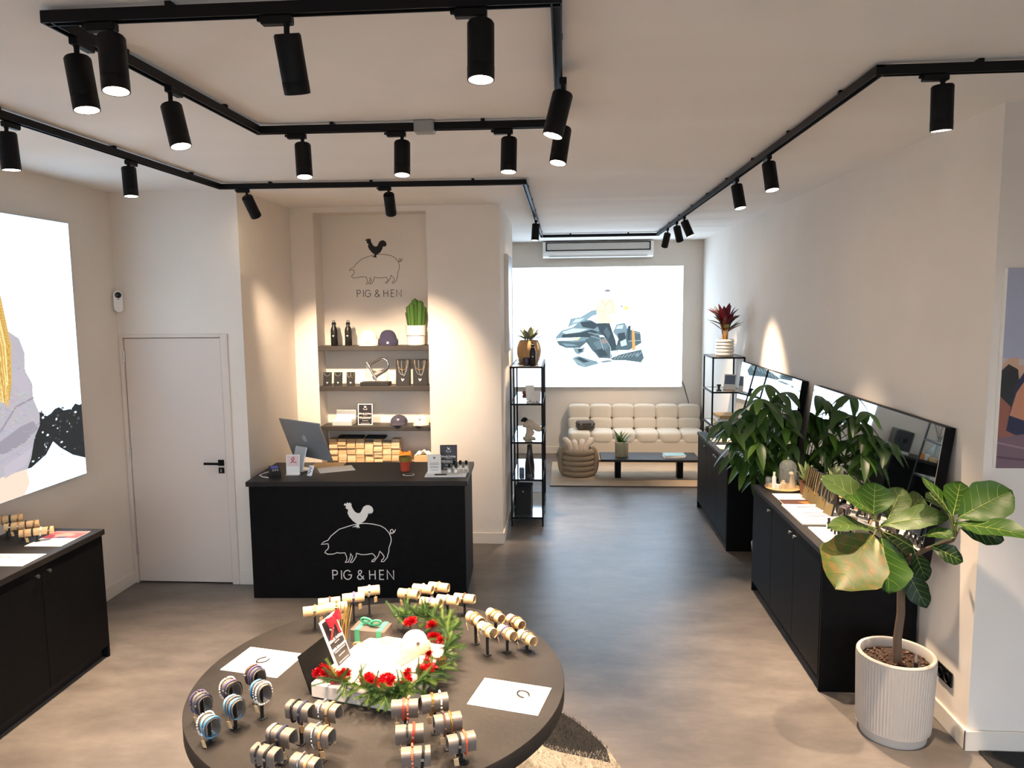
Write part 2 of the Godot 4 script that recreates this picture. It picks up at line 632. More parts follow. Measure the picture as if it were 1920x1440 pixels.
# ---------------------------------------------------------------- track lighting
func track_run(t: Node3D, pts: Array) -> void:
	for k in pts.size() - 1:
		var a: Vector3 = pts[k]
		var b: Vector3 = pts[k + 1]
		var d := (b - a).normalized()
		var sd := d.cross(Vector3.UP)
		var len := (b - a).length() + 0.034
		var g := G.new()
		# rail with an open slot underneath
		g.box(V(0, 0.011, 0), V(len, 0.012, 0.034))
		g.box(V(0, -0.006, 0.0145), V(len, 0.03, 0.006))
		g.box(V(0, -0.006, -0.0145), V(len, 0.03, 0.006))
		var xf := Transform3D(Basis(d, Vector3.UP, sd), (a + b) * 0.5)
		var o := part(t, "rail", G.new().add(g, xf), mats["black_metal"])
		# clips that hold the rail a little below the ceiling
		var m := maxi(2, int(len / 0.75))
		for j in m:
			var p := a.lerp(b, (j + 0.5) / m)
			part(o, "ceiling_clip", G.new().add(G.new().box(V(0, 0.022, 0), V(0.02, 0.018, 0.038)), Transform3D(Basis(d, Vector3.UP, sd), p)), mats["black_metal"])

const SPOT := 10.0

func track_light(label: String, top: Vector3, along: Vector3, dir: Vector3, power := 1.0, half_angle := 27.0, lit := true) -> void:
	var t := thing("track_light", label, "spotlight", top, 0.0, "black track spotlights")
	dir = dir.normalized()
	var yb := -dir
	var xb := along.cross(yb).normalized()
	if xb.length() < 0.1:
		xb = V(1, 0, 0)
	var bs := Basis(xb, yb, xb.cross(yb))
	var L := 0.178
	var R := 0.042
	var body := G.new().lathe([Vector2(0, -0.004), Vector2(R - 0.006, -0.002), Vector2(R, -0.007)].slice(0, 0) + [Vector2(R, -L + 0.042), Vector2(R, -0.006), Vector2(R - 0.004, 0.0), Vector2(0, 0.0)], 28)
	part(t, "housing", G.new().add(body, Transform3D(bs, Vector3.ZERO)), mats["black_metal"])
	var ring := G.new().lathe([Vector2(R - 0.004, -L + 0.01), Vector2(R - 0.004, -L), Vector2(R, -L + 0.001), Vector2(R + 0.0005, -L + 0.039), Vector2(R - 0.001, -L + 0.041), Vector2(R - 0.001, -L + 0.044)], 28)
	part(t, "front_ring", G.new().add(ring, Transform3D(bs, Vector3.ZERO)), mats["black_metal"])
	var lens := G.new().lathe([Vector2(0, -L + 0.003), Vector2(R - 0.004, -L + 0.003), Vector2(R - 0.004, -L + 0.012), Vector2(0, -L + 0.012)], 24)
	part(t, "lamp_lens", G.new().add(lens, Transform3D(bs, Vector3.ZERO)), mats["lamp_lens"] if lit else mats["black_gloss"])
	# adapter in the rail, and the stem with its joint
	var rail_y := 3.325
	var ay := rail_y - 0.021 - top.y
	var ad := G.new()
	ad.box(V(0.0, ay - 0.0145, 0), V(0.1, 0.026, 0.03), 0.003)
	ad.box(V(-0.056, ay - 0.01, 0), V(0.016, 0.012, 0.012), 0.002)
	var ab := Basis(along, Vector3.UP, along.cross(Vector3.UP))
	var off := along * -0.03
	part(t, "adapter", G.new().add(ad, Transform3D(ab, off)), mats["black_metal"])
	part(t, "stem", G.new().tube([V(0, ay - 0.02, 0), V(0, ay - 0.035, 0), V(0, 0, 0) + yb * 0.004, yb * -0.03], [0.014, 0.009, 0.009, 0.009], 10), mats["black_metal"])
	if lit:
		var s := SpotLight3D.new()
		s.name = "beam"
		t.add_child(s)
		s.position = dir * (L - 0.001)
		s.basis = Basis.looking_at(dir, V(0, 0, 1) if absf(dir.y) > 0.5 else Vector3.UP)
		s.light_color = Color(1.0, 0.88, 0.75)
		s.light_energy = SPOT * power
		s.spot_angle = half_angle
		s.spot_angle_attenuation = 1.0
		s.spot_range = 14.0
		s.spot_attenuation = 2.0
		s.light_size = 0.035
		s.shadow_enabled = true

func tracks() -> void:
	var y := 3.325
	var t1 := thing("lighting_track", "black lighting track forming an open square above the round table", "lighting track", V(-0.83, y, -3.1))
	t1.position = Vector3.ZERO
	track_run(t1, [V(-1.64, y, -2.34), V(-0.02, y, -2.34), V(-0.02, y, -3.9), V(-1.6, y, -3.87), V(-1.64, y, -2.34)])
	var jb := part(t1, "feed_box", G.new().box(V(-0.72, 3.322, -3.89), V(0.105, 0.064, 0.07), 0.006), mats["grey_plastic"])
	jb.set_meta("label", "light grey plastic power feed box")
	var t2 := thing("lighting_track", "long black lighting track winding past the alcove and down the corridor", "lighting track", Vector3.ZERO)
	track_run(t2, [V(-2.72, y, -1.2), V(-2.64, y, -5.6), V(-0.297, y, -5.69), V(-0.297, y, -10.2), V(1.275, y, -10.2), V(1.275, y, -3.17), V(3.6, y, -3.17)])
	var X := V(1, 0, 0)
	var Z := V(0, 0, 1)
	track_light("track spotlight at the front left of the square track, lens glowing", V(-1.437, 3.26, -2.34), X, V(0.1, -0.97, 0.12), 0.8)
	track_light("dark-lensed track spotlight turned to the desk from the square track", V(-0.863, 3.25, -2.34), X, V(0.02, -0.93, -0.36), 0.9, 22.0)
	track_light("track spotlight hanging near the top centre of the picture", V(-0.252, 3.262, -2.34), X, V(0.0, -0.98, 0.1), 0.9)
	track_light("track spotlight beside the front left corner of the square track", V(-1.63, 3.238, -2.453), Z, V(0.16, -0.98, 0.06), 0.7)
	track_light("tilted track spotlight midway along the left side of square track", V(-1.61, 3.228, -3.007), Z, V(0.24, -0.97, 0.1), 0.7)
	track_light("left of three track spotlights on the far side of square track", V(-1.371, 3.249, -3.88), X, V(0.08, -0.98, 0.16), 0.7)
	track_light("middle of three track spotlights beside the grey feed box", V(-0.841, 3.25, -3.89), X, V(0.01, -0.99, 0.16), 0.8)
	track_light("right of three track spotlights on the far side of square track", V(-0.28, 3.256, -3.9), X, V(-0.02, -0.99, 0.14), 0.7)
	track_light("front one of two overlapping tilted spotlights right of square track", V(0.0, 3.245, -3.065), Z, V(-0.24, -0.96, 0.1), 0.7)
	track_light("rear one of two overlapping tilted spotlights right of square track", V(0.0, 3.245, -3.66), Z, V(-0.15, -0.97, 0.2), 0.8)
	track_light("track spotlight above the tall left lightbox, lens barely lit", V(-2.67, 3.26, -4.439), Z, V(0.06, -0.99, 0.05), 1.3, 30.0)
	track_light("track spotlight at the left picture edge above the lightbox", V(-2.69, 3.25, -3.47), Z, V(0.04, -1.0, -0.02), 1.2, 30.0)
	track_light("dark tilted track spotlight left of the desk alcove", V(-2.439, 3.243, -5.61), X, V(0.1, -0.75, -0.65), 0.75, 26.0)
	track_light("dark track spotlight hanging before the niche logo", V(-1.339, 3.249, -5.66), X, V(-0.06, -0.76, -0.64), 0.75, 28.0)
	track_light("track spotlight on the corridor left of the air conditioner", V(-0.296, 3.265, -8.072), Z, V(-0.07, -1.0, 0.0), 0.9)
	track_light("nearer of two glowing spotlights on the right hand corridor track", V(1.275, 3.258, -4.769), Z, V(0.1, -0.97, 0.2), 1.2)
	track_light("farther of two glowing spotlights on the right hand corridor track", V(1.275, 3.256, -5.617), Z, V(0.14, -0.96, 0.18), 1.1)
	track_light("glowing spotlight nearest of three at the corridor track end", V(1.275, 3.255, -7.971), Z, V(0.36, -0.91, 0.17), 1.3, 22.0)
	track_light("middle of three spotlights at the corridor track end, turned away", V(1.275, 3.25, -8.485), Z, V(0.27, -0.87, -0.38), 0.7, 22.0)
	track_light("farthest spotlight at the corridor track end, turned to the sofa", V(1.275, 3.24, -9.208), Z, V(-0.14, -0.83, -0.5), 0.5)
	track_light("large track spotlight on the right above the wall corner", V(1.526, 3.26, -3.17), X, V(0.05, -0.99, -0.06), 0.85)

# ---------------------------------------------------------------- backlit pictures
func pic_mat(key: String, im: Image, energy: float) -> StandardMaterial3D:
	var m := mat(key, Color.BLACK if energy > 0 else Color.WHITE, 0.5)
	var t := ImageTexture.create_from_image(im)
	if energy > 0:
		m.emission_enabled = true
		m.emission = LAMP_TINT
		m.emission_operator = BaseMaterial3D.EMISSION_OP_MULTIPLY
		m.emission_texture = t
		m.emission_energy_multiplier = energy
	else:
		m.albedo_texture = t
	return m

const LAMP_TINT := Color(0.8, 0.9, 1.0)
const GLOW_BACK := 4.3
const GLOW_LEFT := 2.3

# ink colour for a print lit from behind: the lamp multiplies what is printed
func ink_for(c: Color, lamp: float) -> Color:
	if minf(c.r, minf(c.g, c.b)) > 0.93:
		return c
	var l := c.srgb_to_linear()
	var t := LAMP_TINT.srgb_to_linear()
	return Color(minf(1.0, l.r / (lamp * t.r)), minf(1.0, l.g / (lamp * t.g)), minf(1.0, l.b / (lamp * t.b))).linear_to_srgb()

func snow_picture() -> Image:
	var W := 962
	var Hh := 684
	var im := Image.create(W, Hh, false, Image.FORMAT_RGB8)
	im.fill(Color.WHITE)
	# zoom pixels (scale 4.5 from picture point 920,420) to image pixels; picture spans x -0.8..1.845, y 2.965..1.085
	var sc := Vector2(W / 2.645 * 0.008248 / 4.5, Hh / 1.88 * 0.008248 / 4.5)
	var off := Vector2((-0.788 + (920 - 962) * 0.008248 + 0.8) * W / 2.645, (420 - 503) * 0.008248 * Hh / 1.88)
	var f := func(a: Array, c: Color) -> void: fill(im, pts2(a, off, sc), c)
	var l := func(a: Array, w: float, c: Color) -> void: line(im, pts2(a, off, sc), w, c)
	var dk := rgb(86, 108, 118)
	var md := rgb(124, 152, 164)
	var bk := rgb(62, 80, 90)
	var lt := rgb(196, 214, 222)
	# hood and nose
	f.call([550, 968, 600, 912, 700, 882, 760, 828, 840, 818, 900, 850, 960, 890, 1000, 960, 960, 1010, 820, 1000, 700, 1020, 600, 1015, 553, 992], md)
	f.call([600, 925, 700, 892, 830, 900, 760, 925, 640, 942], lt)
	f.call([610, 945, 760, 930, 860, 905, 940, 935, 900, 975, 760, 968, 600, 972], bk)
	f.call([555, 1000, 700, 1012, 830, 1000, 760, 1062, 640, 1062, 580, 1038], dk)
	f.call([600, 1020, 700, 1028, 740, 1045, 640, 1048], md)
	f.call([560, 978, 762, 972, 742, 994, 565, 999], rgb(252, 248, 240))
	f.call([640, 985, 760, 974, 742, 994], rgb(236, 208, 150))
	# windscreen and bars
	f.call([655, 885, 680, 810, 762, 800, 860, 742, 960, 735, 950, 762, 862, 786, 800, 832, 700, 862], rgb(136, 168, 184))
	f.call([690, 850, 720, 815, 800, 805, 760, 835], lt)
	l.call([660, 880, 684, 812, 764, 802, 862, 744, 960, 737], 2.0, bk)
	l.call([800, 832, 862, 786, 948, 762], 2.0, bk)
	f.call([760, 840, 860, 830, 920, 870, 880, 900, 780, 882], bk)
	f.call([905, 742, 970, 730, 972, 752, 912, 770], rgb(96, 124, 138))
	# side panels
	f.call([800, 1000, 960, 892, 1040, 960, 1062, 1080, 1022, 1155, 920, 1150, 850, 1062], dk)
	f.call([870, 1020, 980, 970, 1000, 1060, 940, 1110], rgb(104, 128, 140))
	f.call([880, 1085, 960, 1065, 1000, 1130, 930, 1140], bk)
	l.call([830, 930, 960, 960, 1020, 1060, 1020, 1150], 2.5, lt)
	l.call([850, 960, 930, 985, 960, 1080], 2.0, lt)
	f.call([925, 955, 975, 955, 970, 968, 928, 970], rgb(240, 240, 240))
	f.call([940, 990, 985, 985, 990, 1020, 950, 1030], rgb(150, 138, 136))
	# leg and boot
	f.call([900, 850, 1010, 848, 1062, 1000, 1082, 1100, 1040, 1112, 1000, 1000, 930, 930], bk)
	f.call([985, 880, 1020, 940, 1000, 990, 960, 920], dk)
	# seat and rear
	f.call([1040, 925, 1070, 862, 1140, 848, 1165, 900, 1150, 960, 1100, 1002], md)
	f.call([1060, 900, 1080, 872, 1130, 866, 1120, 900], lt)
	f.call([1160, 900, 1272, 930, 1282, 1022, 1180, 1082, 1060, 1084, 1080, 1000, 1150, 960], dk)
	f.call([1080, 940, 1140, 930, 1150, 1010, 1090, 1040], bk)
	f.call([1100, 1010, 1150, 985, 1160, 1040, 1110, 1052], lt)
	f.call([1165, 880, 1190, 870, 1185, 1000, 1165, 1010], bk)
	l.call([1210, 930, 1275, 940], 2.5, lt)
	l.call([1170, 1005, 1280, 1000], 2.5, lt)
	f.call([1200, 915, 1222, 920, 1232, 1080, 1205, 1086], rgb(226, 168, 104))
	# track
	f.call([1020, 1152, 1100, 1120, 1282, 1078, 1305, 1150, 1280, 1190, 1150, 1172, 1040, 1172], dk)
	for k in 8:
		l.call([1050 + k * 30, 1162 - k * 5, 1078 + k * 30, 1132 - k * 5], 2.0, lt)
	disc(im, Vector2(1248, 1125) * sc + off, 11.0, 11.0, md)
	f.call([1020, 1092, 1075, 1085, 1072, 1122, 1030, 1128], rgb(250, 251, 252))
	# skis and springs
	f.call([690, 1152, 742, 1130, 900, 1178, 922, 1198, 800, 1232, 740, 1212], md)
	f.call([720, 1150, 760, 1142, 840, 1180, 790, 1190], bk)
	l.call([700, 1160, 800, 1220], 2.5, lt)
	f.call([700, 1062, 772, 1066, 800, 1050, 790, 1098, 742, 1120, 715, 1100], md)
	f.call([740, 1070, 780, 1066, 778, 1092, 748, 1104], bk)
	l.call([830, 1000, 860, 1060, 900, 1180], 3.5, dk)
	l.call([812, 985, 840, 1050, 870, 1090], 2.5, bk)
	l.call([900, 1070, 915, 1140, 880, 1180], 2.5, dk)
	l.call([540, 1190, 562, 1090, 640, 1085], 2.5, dk)
	l.call([556, 1140, 680, 1120, 740, 1150], 3.5, md)
	l.call([562, 1100, 690, 1150], 2.0, dk)
	l.call([470, 1216, 500, 1208, 530, 1214, 570, 1205], 4.0, rgb(150, 172, 184))
	l.call([400, 1216, 450, 1218], 2.5, rgb(190, 208, 216))
	f.call([920, 1180, 1000, 1168, 1060, 1176, 960, 1192], rgb(120, 140, 148))
	# rider
	f.call([900, 690, 940, 650, 1030, 640, 1062, 700, 1072, 800, 1030, 852, 920, 850, 900, 770], rgb(248, 235, 200))
	l.call([940, 650, 975, 700, 1020, 650], 2.0, rgb(176, 158, 116))
	l.call([975, 700, 968, 820], 1.8, rgb(196, 176, 126))
	l.call([900, 690, 905, 740, 960, 750], 2.0, rgb(186, 166, 118))
	l.call([1030, 660, 1045, 740, 1000, 770], 1.8, rgb(186, 166, 118))
	l.call([905, 800, 960, 830, 1030, 838], 2.0, rgb(190, 172, 124))
	f.call([900, 820, 950, 805, 1010, 812, 1000, 850, 920, 852], rgb(236, 224, 196))
	f.call([1000, 770, 1070, 760, 1050, 900, 1030, 920, 1030, 850], rgb(250, 240, 214))
	f.call([1078, 690, 1150, 672, 1172, 700, 1166, 742, 1100, 752], rgb(252, 243, 214))
	disc(im, Vector2(1112, 708) * sc + off, 6.0, 6.0, rgb(232, 228, 220))
	disc(im, Vector2(1112, 708) * sc + off, 3.4, 3.4, rgb(96, 104, 122))
	f.call([1130, 712, 1170, 708, 1168, 738, 1140, 742], rgb(255, 230, 140))
	f.call([960, 575, 985, 562, 1018, 567, 1014, 584, 985, 588], rgb(150, 156, 172))
	l.call([965, 575, 1010, 572], 1.5, rgb(70, 74, 92))
	f.call([970, 590, 1008, 588, 1004, 625, 978, 628], rgb(252, 244, 236))
	soften(im, GLOW_BACK)
	return im

func soften(im: Image, lamp: float) -> void:
	for y in im.get_height():
		for x in im.get_width():
			im.set_pixel(x, y, ink_for(im.get_pixel(x, y), lamp))

func portrait_picture() -> Image:
	# spans z -5.32 (right edge) .. -2.72, y 1.125 .. 3.035 ; image x to the left is nearer the camera
	var W := 780
	var Hh := 573
	var im := Image.create(W, Hh, false, Image.FORMAT_RGB8)
	im.fill(rgb(240, 251, 255))
	var q := func(a: Array) -> Array:
		var r := []
		for k in range(0, a.size(), 2):
			r.append(Vector2(W - (a[k] + 5.32) / 2.6 * W, (3.035 - a[k + 1]) / 1.91 * Hh))
		return r
	# dark firs and snow
	var r := RandomNumberGenerator.new()
	r.seed = 9
	var top := []
	for k in 60:
		top.append(-5.34 + k * 0.045)
		top.append(1.645 + 0.018 * sin(k * 1.3) + r.randf() * 0.03)
	top.append_array([-2.6, 1.2, -3.4, 1.24, -4.75, 1.29, -5.0, 1.27, -5.34, 1.2])
	fill(im, q.call(top), rgb(30, 34, 36))
	fill(im, q.call([-5.34, 1.24, -5.18, 1.3, -5.05, 1.38, -4.98, 1.44, -4.9, 1.36, -4.75, 1.3, -2.6, 1.24, -2.6, 1.1, -5.34, 1.1]), rgb(246, 250, 253))
	for k in 220:
		var p := Vector2(r.randf() * W, (0.71 + r.randf() * 0.2) * Hh)
		disc(im, p, 1.0 + r.randf() * 4.0, 1.0 + r.randf() * 2.5, rgb(70, 78, 84) if k % 3 else rgb(214, 222, 230))
	fill(im, q.call([-4.9, 1.3, -5.12, 1.24, -5.3, 1.22, -5.3, 1.19, -4.9, 1.22]), rgb(230, 238, 244))
	# figure in a grey cardigan, arms folded
	var knit := rgb(164, 160, 168)
	fill(im, q.call([-4.73, 2.2, -4.77, 2.1, -4.76, 1.98, -4.82, 1.88, -4.815, 1.78, -4.868, 1.66, -4.86, 1.58, -4.80, 1.5, -4.75, 1.36, -4.69, 1.27, -4.55, 1.16, -3.2, 1.12, -3.0, 1.6, -3.2, 2.2, -3.6, 2.45, -4.3, 2.45]), knit)
	fill(im, q.call([-4.7, 1.3, -4.72, 1.2, -4.66, 1.12, -3.3, 1.12, -3.3, 1.26]), rgb(216, 196, 178))
	fill(im, q.call([-4.68, 1.6, -4.8, 1.62, -4.84, 1.56, -4.7, 1.48, -4.5, 1.44, -4.4, 1.5]), rgb(138, 134, 144))
	line(im, q.call([-4.76, 1.98, -4.6, 1.9, -4.5, 1.72, -4.45, 1.6]), 3.0, rgb(150, 146, 156))
	line(im, q.call([-4.815, 1.78, -4.65, 1.74, -4.5, 1.6]), 4.0, rgb(134, 130, 142))
	line(im, q.call([-4.8, 1.5, -4.6, 1.42, -4.45, 1.4]), 4.0, rgb(160, 156, 166))
	for k in 900:
		var z := -4.84 + r.randf() * 0.9
		var yy := 1.35 + r.randf() * 0.7
		if im.get_pixelv(q.call([z, yy])[0]).is_equal_approx(knit):
			line(im, q.call([z, yy, z + 0.03, yy + 0.012]), 1.0, rgb(140 + r.randi() % 50, 136 + r.randi() % 50, 146 + r.randi() % 46))
	fill(im, q.call([-4.74, 2.0, -4.8, 1.88, -4.79, 1.8, -4.7, 1.84, -4.6, 1.96]), rgb(168, 162, 172))
	fill(im, q.call([-4.5, 2.0, -4.46, 1.7, -4.4, 1.6, -4.36, 2.0]), rgb(206, 200, 196))
	fill(im, q.call([-4.78, 1.44, -4.7, 1.33, -4.5, 1.28, -4.5, 1.36]), rgb(172, 166, 176))
	line(im, q.call([-4.86, 1.6, -4.78, 1.55, -4.7, 1.56]), 3.0, rgb(146, 140, 152))
	disc(im, q.call([-3.95, 2.68])[0], 66, 84, rgb(232, 198, 172))
	var hair := rgb(198, 164, 104)
	fill(im, q.call([-4.4, 3.03, -4.52, 2.7, -4.6, 2.48, -4.655, 2.16, -4.63, 1.9, -4.58, 1.74, -4.48, 1.9, -4.3, 2.4, -4.22, 2.8, -3.9, 3.0, -3.6, 2.8, -3.5, 2.0, -3.3, 1.9, -3.3, 2.7, -3.5, 3.03]), hair)
	for k in 240:
		var w0 := r.randf()
		var t0 := r.randf() * 0.5
		var pa := V(lerpf(-4.38, -3.95, w0), 2.98, 0).lerp(V(lerpf(-4.58, -4.36, w0), 2.5, 0), t0)
		line(im, q.call([pa.x, pa.y, lerpf(-4.59, -4.38, w0), 2.5, lerpf(-4.645, -4.46, w0), 2.16, lerpf(-4.625, -4.5, w0), 1.9, lerpf(-4.6, -4.52, w0), 1.78 + r.randf() * 0.15]), 1.3, [rgb(176, 136, 66), rgb(232, 204, 140), rgb(190, 150, 76)][k % 3])
	soften(im, GLOW_LEFT)
	return im

func big_screens() -> void:
	# the lounge wall's wide picture
	var s := thing("lightbox", "wide backlit picture of a snowmobile rider above the cream sofa", "lightbox", V(0.5225, 2.025, -11.6))
	part(s, "frame", G.new().box(V(0, 0, 0.04), V(2.65, 1.885, 0.08), 0.003), mats["white_paint"])
	part(s, "screen", card_quad(2.635, 1.87, Transform3D(Basis.IDENTITY, V(0, 0, 0.0815))), pic_mat("snow_print", snow_picture(), GLOW_BACK))
	# the tall picture on the left wall
	var p := thing("lightbox", "backlit portrait of a blonde person in grey cardigan on left wall", "lightbox", V(-3.764, 2.08, -4.02), PI / 2)
	part(p, "frame", G.new().box(V(0, 0, 0.032), V(2.6, 1.91, 0.064), 0.003), mats["silver_grey"])
	part(p, "screen", card_quad(2.594, 1.904, Transform3D(Basis.IDENTITY, V(0, 0, 0.0655))), pic_mat("portrait_print", portrait_picture(), GLOW_LEFT))
	# screens also light the room: a soft lamp of the same colour before each
	for a in [[s, 1.0], [p, 0.6]]:
		var o := SpotLight3D.new()
		o.name = "screen_light"
		a[0].add_child(o)
		o.position = V(0, 0, 0.12)
		o.rotation.y = PI
		o.light_color = Color(0.88, 0.95, 1.0)
		o.light_energy = a[1]
		o.spot_angle = 80.0
		o.spot_angle_attenuation = 1.0
		o.spot_range = 14.0
		o.light_size = 0.6
		o.shadow_enabled = true
	# narrow framed picture on the corridor wall
	var c := thing("wall_picture", "slim framed picture seen edge on beside the black corridor shelf", "picture", V(-0.613, 2.41, -7.9), PI / 2)
	part(c, "frame", G.new().box(V(0, 0, 0.02), V(0.5, 1.02, 0.04), 0.003), mats["white_paint"])
	part(c, "print", G.new().box(V(0, 0, 0.0405), V(0.48, 1.0, 0.002)), mat("grey_print", rgb(120, 112, 108), 0.35))
	# print on the right hand wall
	var im := Image.create(420, 520, false, Image.FORMAT_RGB8)
	im.fill(rgb(176, 176, 190))
	fill(im, pts2([0, 0, 420, 0, 420, 250, 0, 250]), rgb(168, 170, 186))
	fill(im, pts2([0, 230, 420, 260, 420, 330, 0, 330]), rgb(196, 180, 172))
	fill(im, pts2([14, 232, 40, 228, 40, 250, 90, 246, 90, 330, 0, 330, 0, 250]), rgb(200, 160, 132))
	fill(im, pts2([0, 262, 16, 246, 40, 260, 46, 300, 30, 400, 0, 400]), rgb(38, 36, 34))
	fill(im, pts2([0, 330, 30, 360, 60, 330, 420, 340, 420, 520, 0, 520]), rgb(150, 92, 74))
	fill(im, pts2([36, 300, 60, 260, 110, 200, 240, 190, 300, 300, 280, 420, 60, 440, 20, 420]), rgb(40, 42, 70))
	fill(im, pts2([26, 380, 40, 320, 70, 270, 110, 260, 90, 340, 80, 400]), rgb(196, 132, 100))
	fill(im, pts2([0, 440, 60, 430, 200, 450, 420, 440, 420, 520, 0, 520]), rgb(120, 94, 102))
	line(im, pts2([0, 452, 80, 470, 200, 480]), 5.0, rgb(150, 122, 128))
	line(im, pts2([0, 490, 90, 500, 220, 500]), 6.0, rgb(92, 70, 80))
	var rp := thing("wall_picture", "colour print of a seated person's arm on the right hand wall", "picture", V(2.6, 2.05, -3.84))
	part(rp, "panel", G.new().box(V(0, 0, 0.015), V(0.82, 1.01, 0.03), 0.002), mats["white_paint"])
	part(rp, "print", card_quad(0.818, 1.008, Transform3D(Basis.IDENTITY, V(0, 0, 0.0312))), pic_mat("arm_print", im, 0.0))
	# air conditioner on the lounge wall
	var ac := thing("air_conditioner", "white wall air conditioner with a dark outlined front panel above lightbox", "air conditioner", V(0.525, 3.1, -11.6))
	var pr := PackedVector2Array([Vector2(0, 0.03), Vector2(0.04, 0.0), Vector2(0.16, 0.0), Vector2(0.22, 0.02), Vector2(0.255, 0.07), Vector2(0.262, 0.1), Vector2(0.262, 0.235), Vector2(0, 0.235)])
	part(ac, "casing", G.new().ext(pr, 1.68, Transform3D(Basis(V(0, 0, 1), V(0, 1, 0), V(-1, 0, 0)), Vector3.ZERO)), mats["white_paint"])
	part(ac, "front_panel", G.new().box(V(0, 0.165, 0.264), V(1.54, 0.1, 0.006), 0.002), mat("ac_panel", rgb(196, 192, 186), 0.5))
	var gs := G.new()
	for e in [[0, 0.22, 1.59, 0.02], [0, 0.108, 1.59, 0.02], [-0.785, 0.165, 0.02, 0.12], [0.785, 0.165, 0.02, 0.12]]:
		gs.box(V(e[0], e[1], 0.2635), V(e[2], e[3], 0.004))
	part(ac, "panel_gap", gs, mats["black_matte"])
	part(ac, "air_flap", G.new().box(V(0, 0.012, 0.19), V(1.5, 0.006, 0.07), 0.002), mats["white_paint"], Vector3.ZERO, V(0, 0, 0))

# ---------------------------------------------------------------- drawn logo: rooster on the outline of a pig
const PIG := [583, 1012, 600, 995, 628, 985, 650, 955, 690, 922, 705, 910, 760, 892, 800, 880, 840, 873, 880, 870, 930, 875, 980, 887, 1010, 905, 1035, 935, 1047, 965, 1048, 990, 1040, 1015, 1032, 1035, 1030, 1065, 1022, 1085, 1020, 1100, 995, 1130, 978, 1130, 980, 1120, 992, 1112, 998, 1095, 985, 1075, 970, 1060, 960, 1090, 945, 1110, 930, 1130, 915, 1130, 918, 1122, 935, 1110, 940, 1095, 920, 1075, 880, 1082, 850, 1083, 815, 1073, 812, 1095, 800, 1115, 785, 1135, 770, 1135, 785, 1110, 788, 1095, 775, 1075, 773, 1100, 758, 1133, 738, 1135, 750, 1115, 748, 1095, 738, 1070, 700, 1072, 690, 1068, 660, 1078, 625, 1080, 605, 1068, 612, 1055, 625, 1045, 632, 1030, 628, 1008, 605, 1010, 583, 1012]
const TAIL := [1038, 940, 1056, 939, 1066, 925, 1056, 911, 1045, 916, 1043, 930, 1056, 939, 1070, 930, 1079, 911]
const ROOSTER := [742, 748, 748, 735, 760, 738, 765, 727, 775, 735, 785, 728, 788, 738, 795, 737, 792, 750, 800, 770, 812, 790, 830, 802, 848, 800, 860, 780, 870, 760, 890, 748, 910, 748, 928, 760, 936, 780, 932, 795, 922, 805, 915, 798, 912, 808, 903, 800, 895, 825, 880, 850, 850, 872, 840, 876, 838, 890, 845, 903, 832, 898, 820, 905, 826, 895, 792, 895, 815, 886, 828, 876, 800, 855, 775, 825, 765, 800, 770, 778, 760, 772, 752, 764, 758, 752]

func arc(c: Vector2, r: Vector2, a0: float, a1: float, m := 12) -> Array:
	var p := []
	for k in m + 1:
		var a := deg_to_rad(lerpf(a0, a1, float(k) / m))
		p.append(c + Vector2(cos(a), sin(a)) * r)
	return p

func word_strokes() -> Array:
	var s := []
	s.append([[0, 0], [0, 1], [0.3, 1], [0.46, 0.93], [0.52, 0.75], [0.46, 0.57], [0.3, 0.5], [0, 0.5]])
	s.append([[0.94, 0], [0.94, 1]])
	var g := []
	for q in arc(Vector2(1.6, 0.5), Vector2(0.42, 0.5), 42, 360, 18):
		g.append([q.x, q.y])
	g.append([1.66, 0.5])
	s.append(g)
	s.append([[3.36, 0], [2.78, 0.68], [2.76, 0.86], [2.9, 1], [3.06, 0.97], [3.12, 0.83], [3.04, 0.68], [2.72, 0.4], [2.64, 0.22], [2.78, 0.03], [2.98, 0], [3.18, 0.15], [3.32, 0.42]])
	s.append([[3.96, 0], [3.96, 1]])
	s.append([[4.56, 0], [4.56, 1]])
	s.append([[3.96, 0.52], [4.56, 0.52]])
	s.append([[5.5, 1], [5.04, 1], [5.04, 0], [5.5, 0]])
	s.append([[5.04, 0.52], [5.46, 0.52]])
	s.append([[5.86, 0], [5.86, 1], [6.54, 0], [6.54, 1]])
	return s

# unit 1 = one drawing pixel; origin at (832, 990)
func logo(parent: Node3D, m: Material, scale: float, line_w: float, xf: Transform3D) -> void:
	var o := Vector2(-832, -990)
	var to := func(a: Array) -> Array:
		var r := []
		for q in pts2(a, o):
			r.append(Vector2(q.x, -q.y) * scale)
		return r
	var g := G.new()
	g.stroke(to.call(PIG), line_w, 0.001, xf)
	g.stroke(to.call(TAIL), line_w, 0.001, xf)
	part(parent, "pig_outline", g, m)
	part(parent, "rooster_emblem", G.new().ext(PackedVector2Array(to.call(ROOSTER)), 0.0012, xf.translated_local(V(0, 0, 0.0006))), m)
	var w := G.new()
	for s in word_strokes():
		var q := []
		for e in s:
			q.append(Vector2((652 + e[0] * 62 + o.x) * scale, -(1252 - e[1] * 62 + o.y) * scale))
		w.stroke(q, line_w * 1.25, 0.001, xf)
	part(parent, "shop_lettering", w, m)

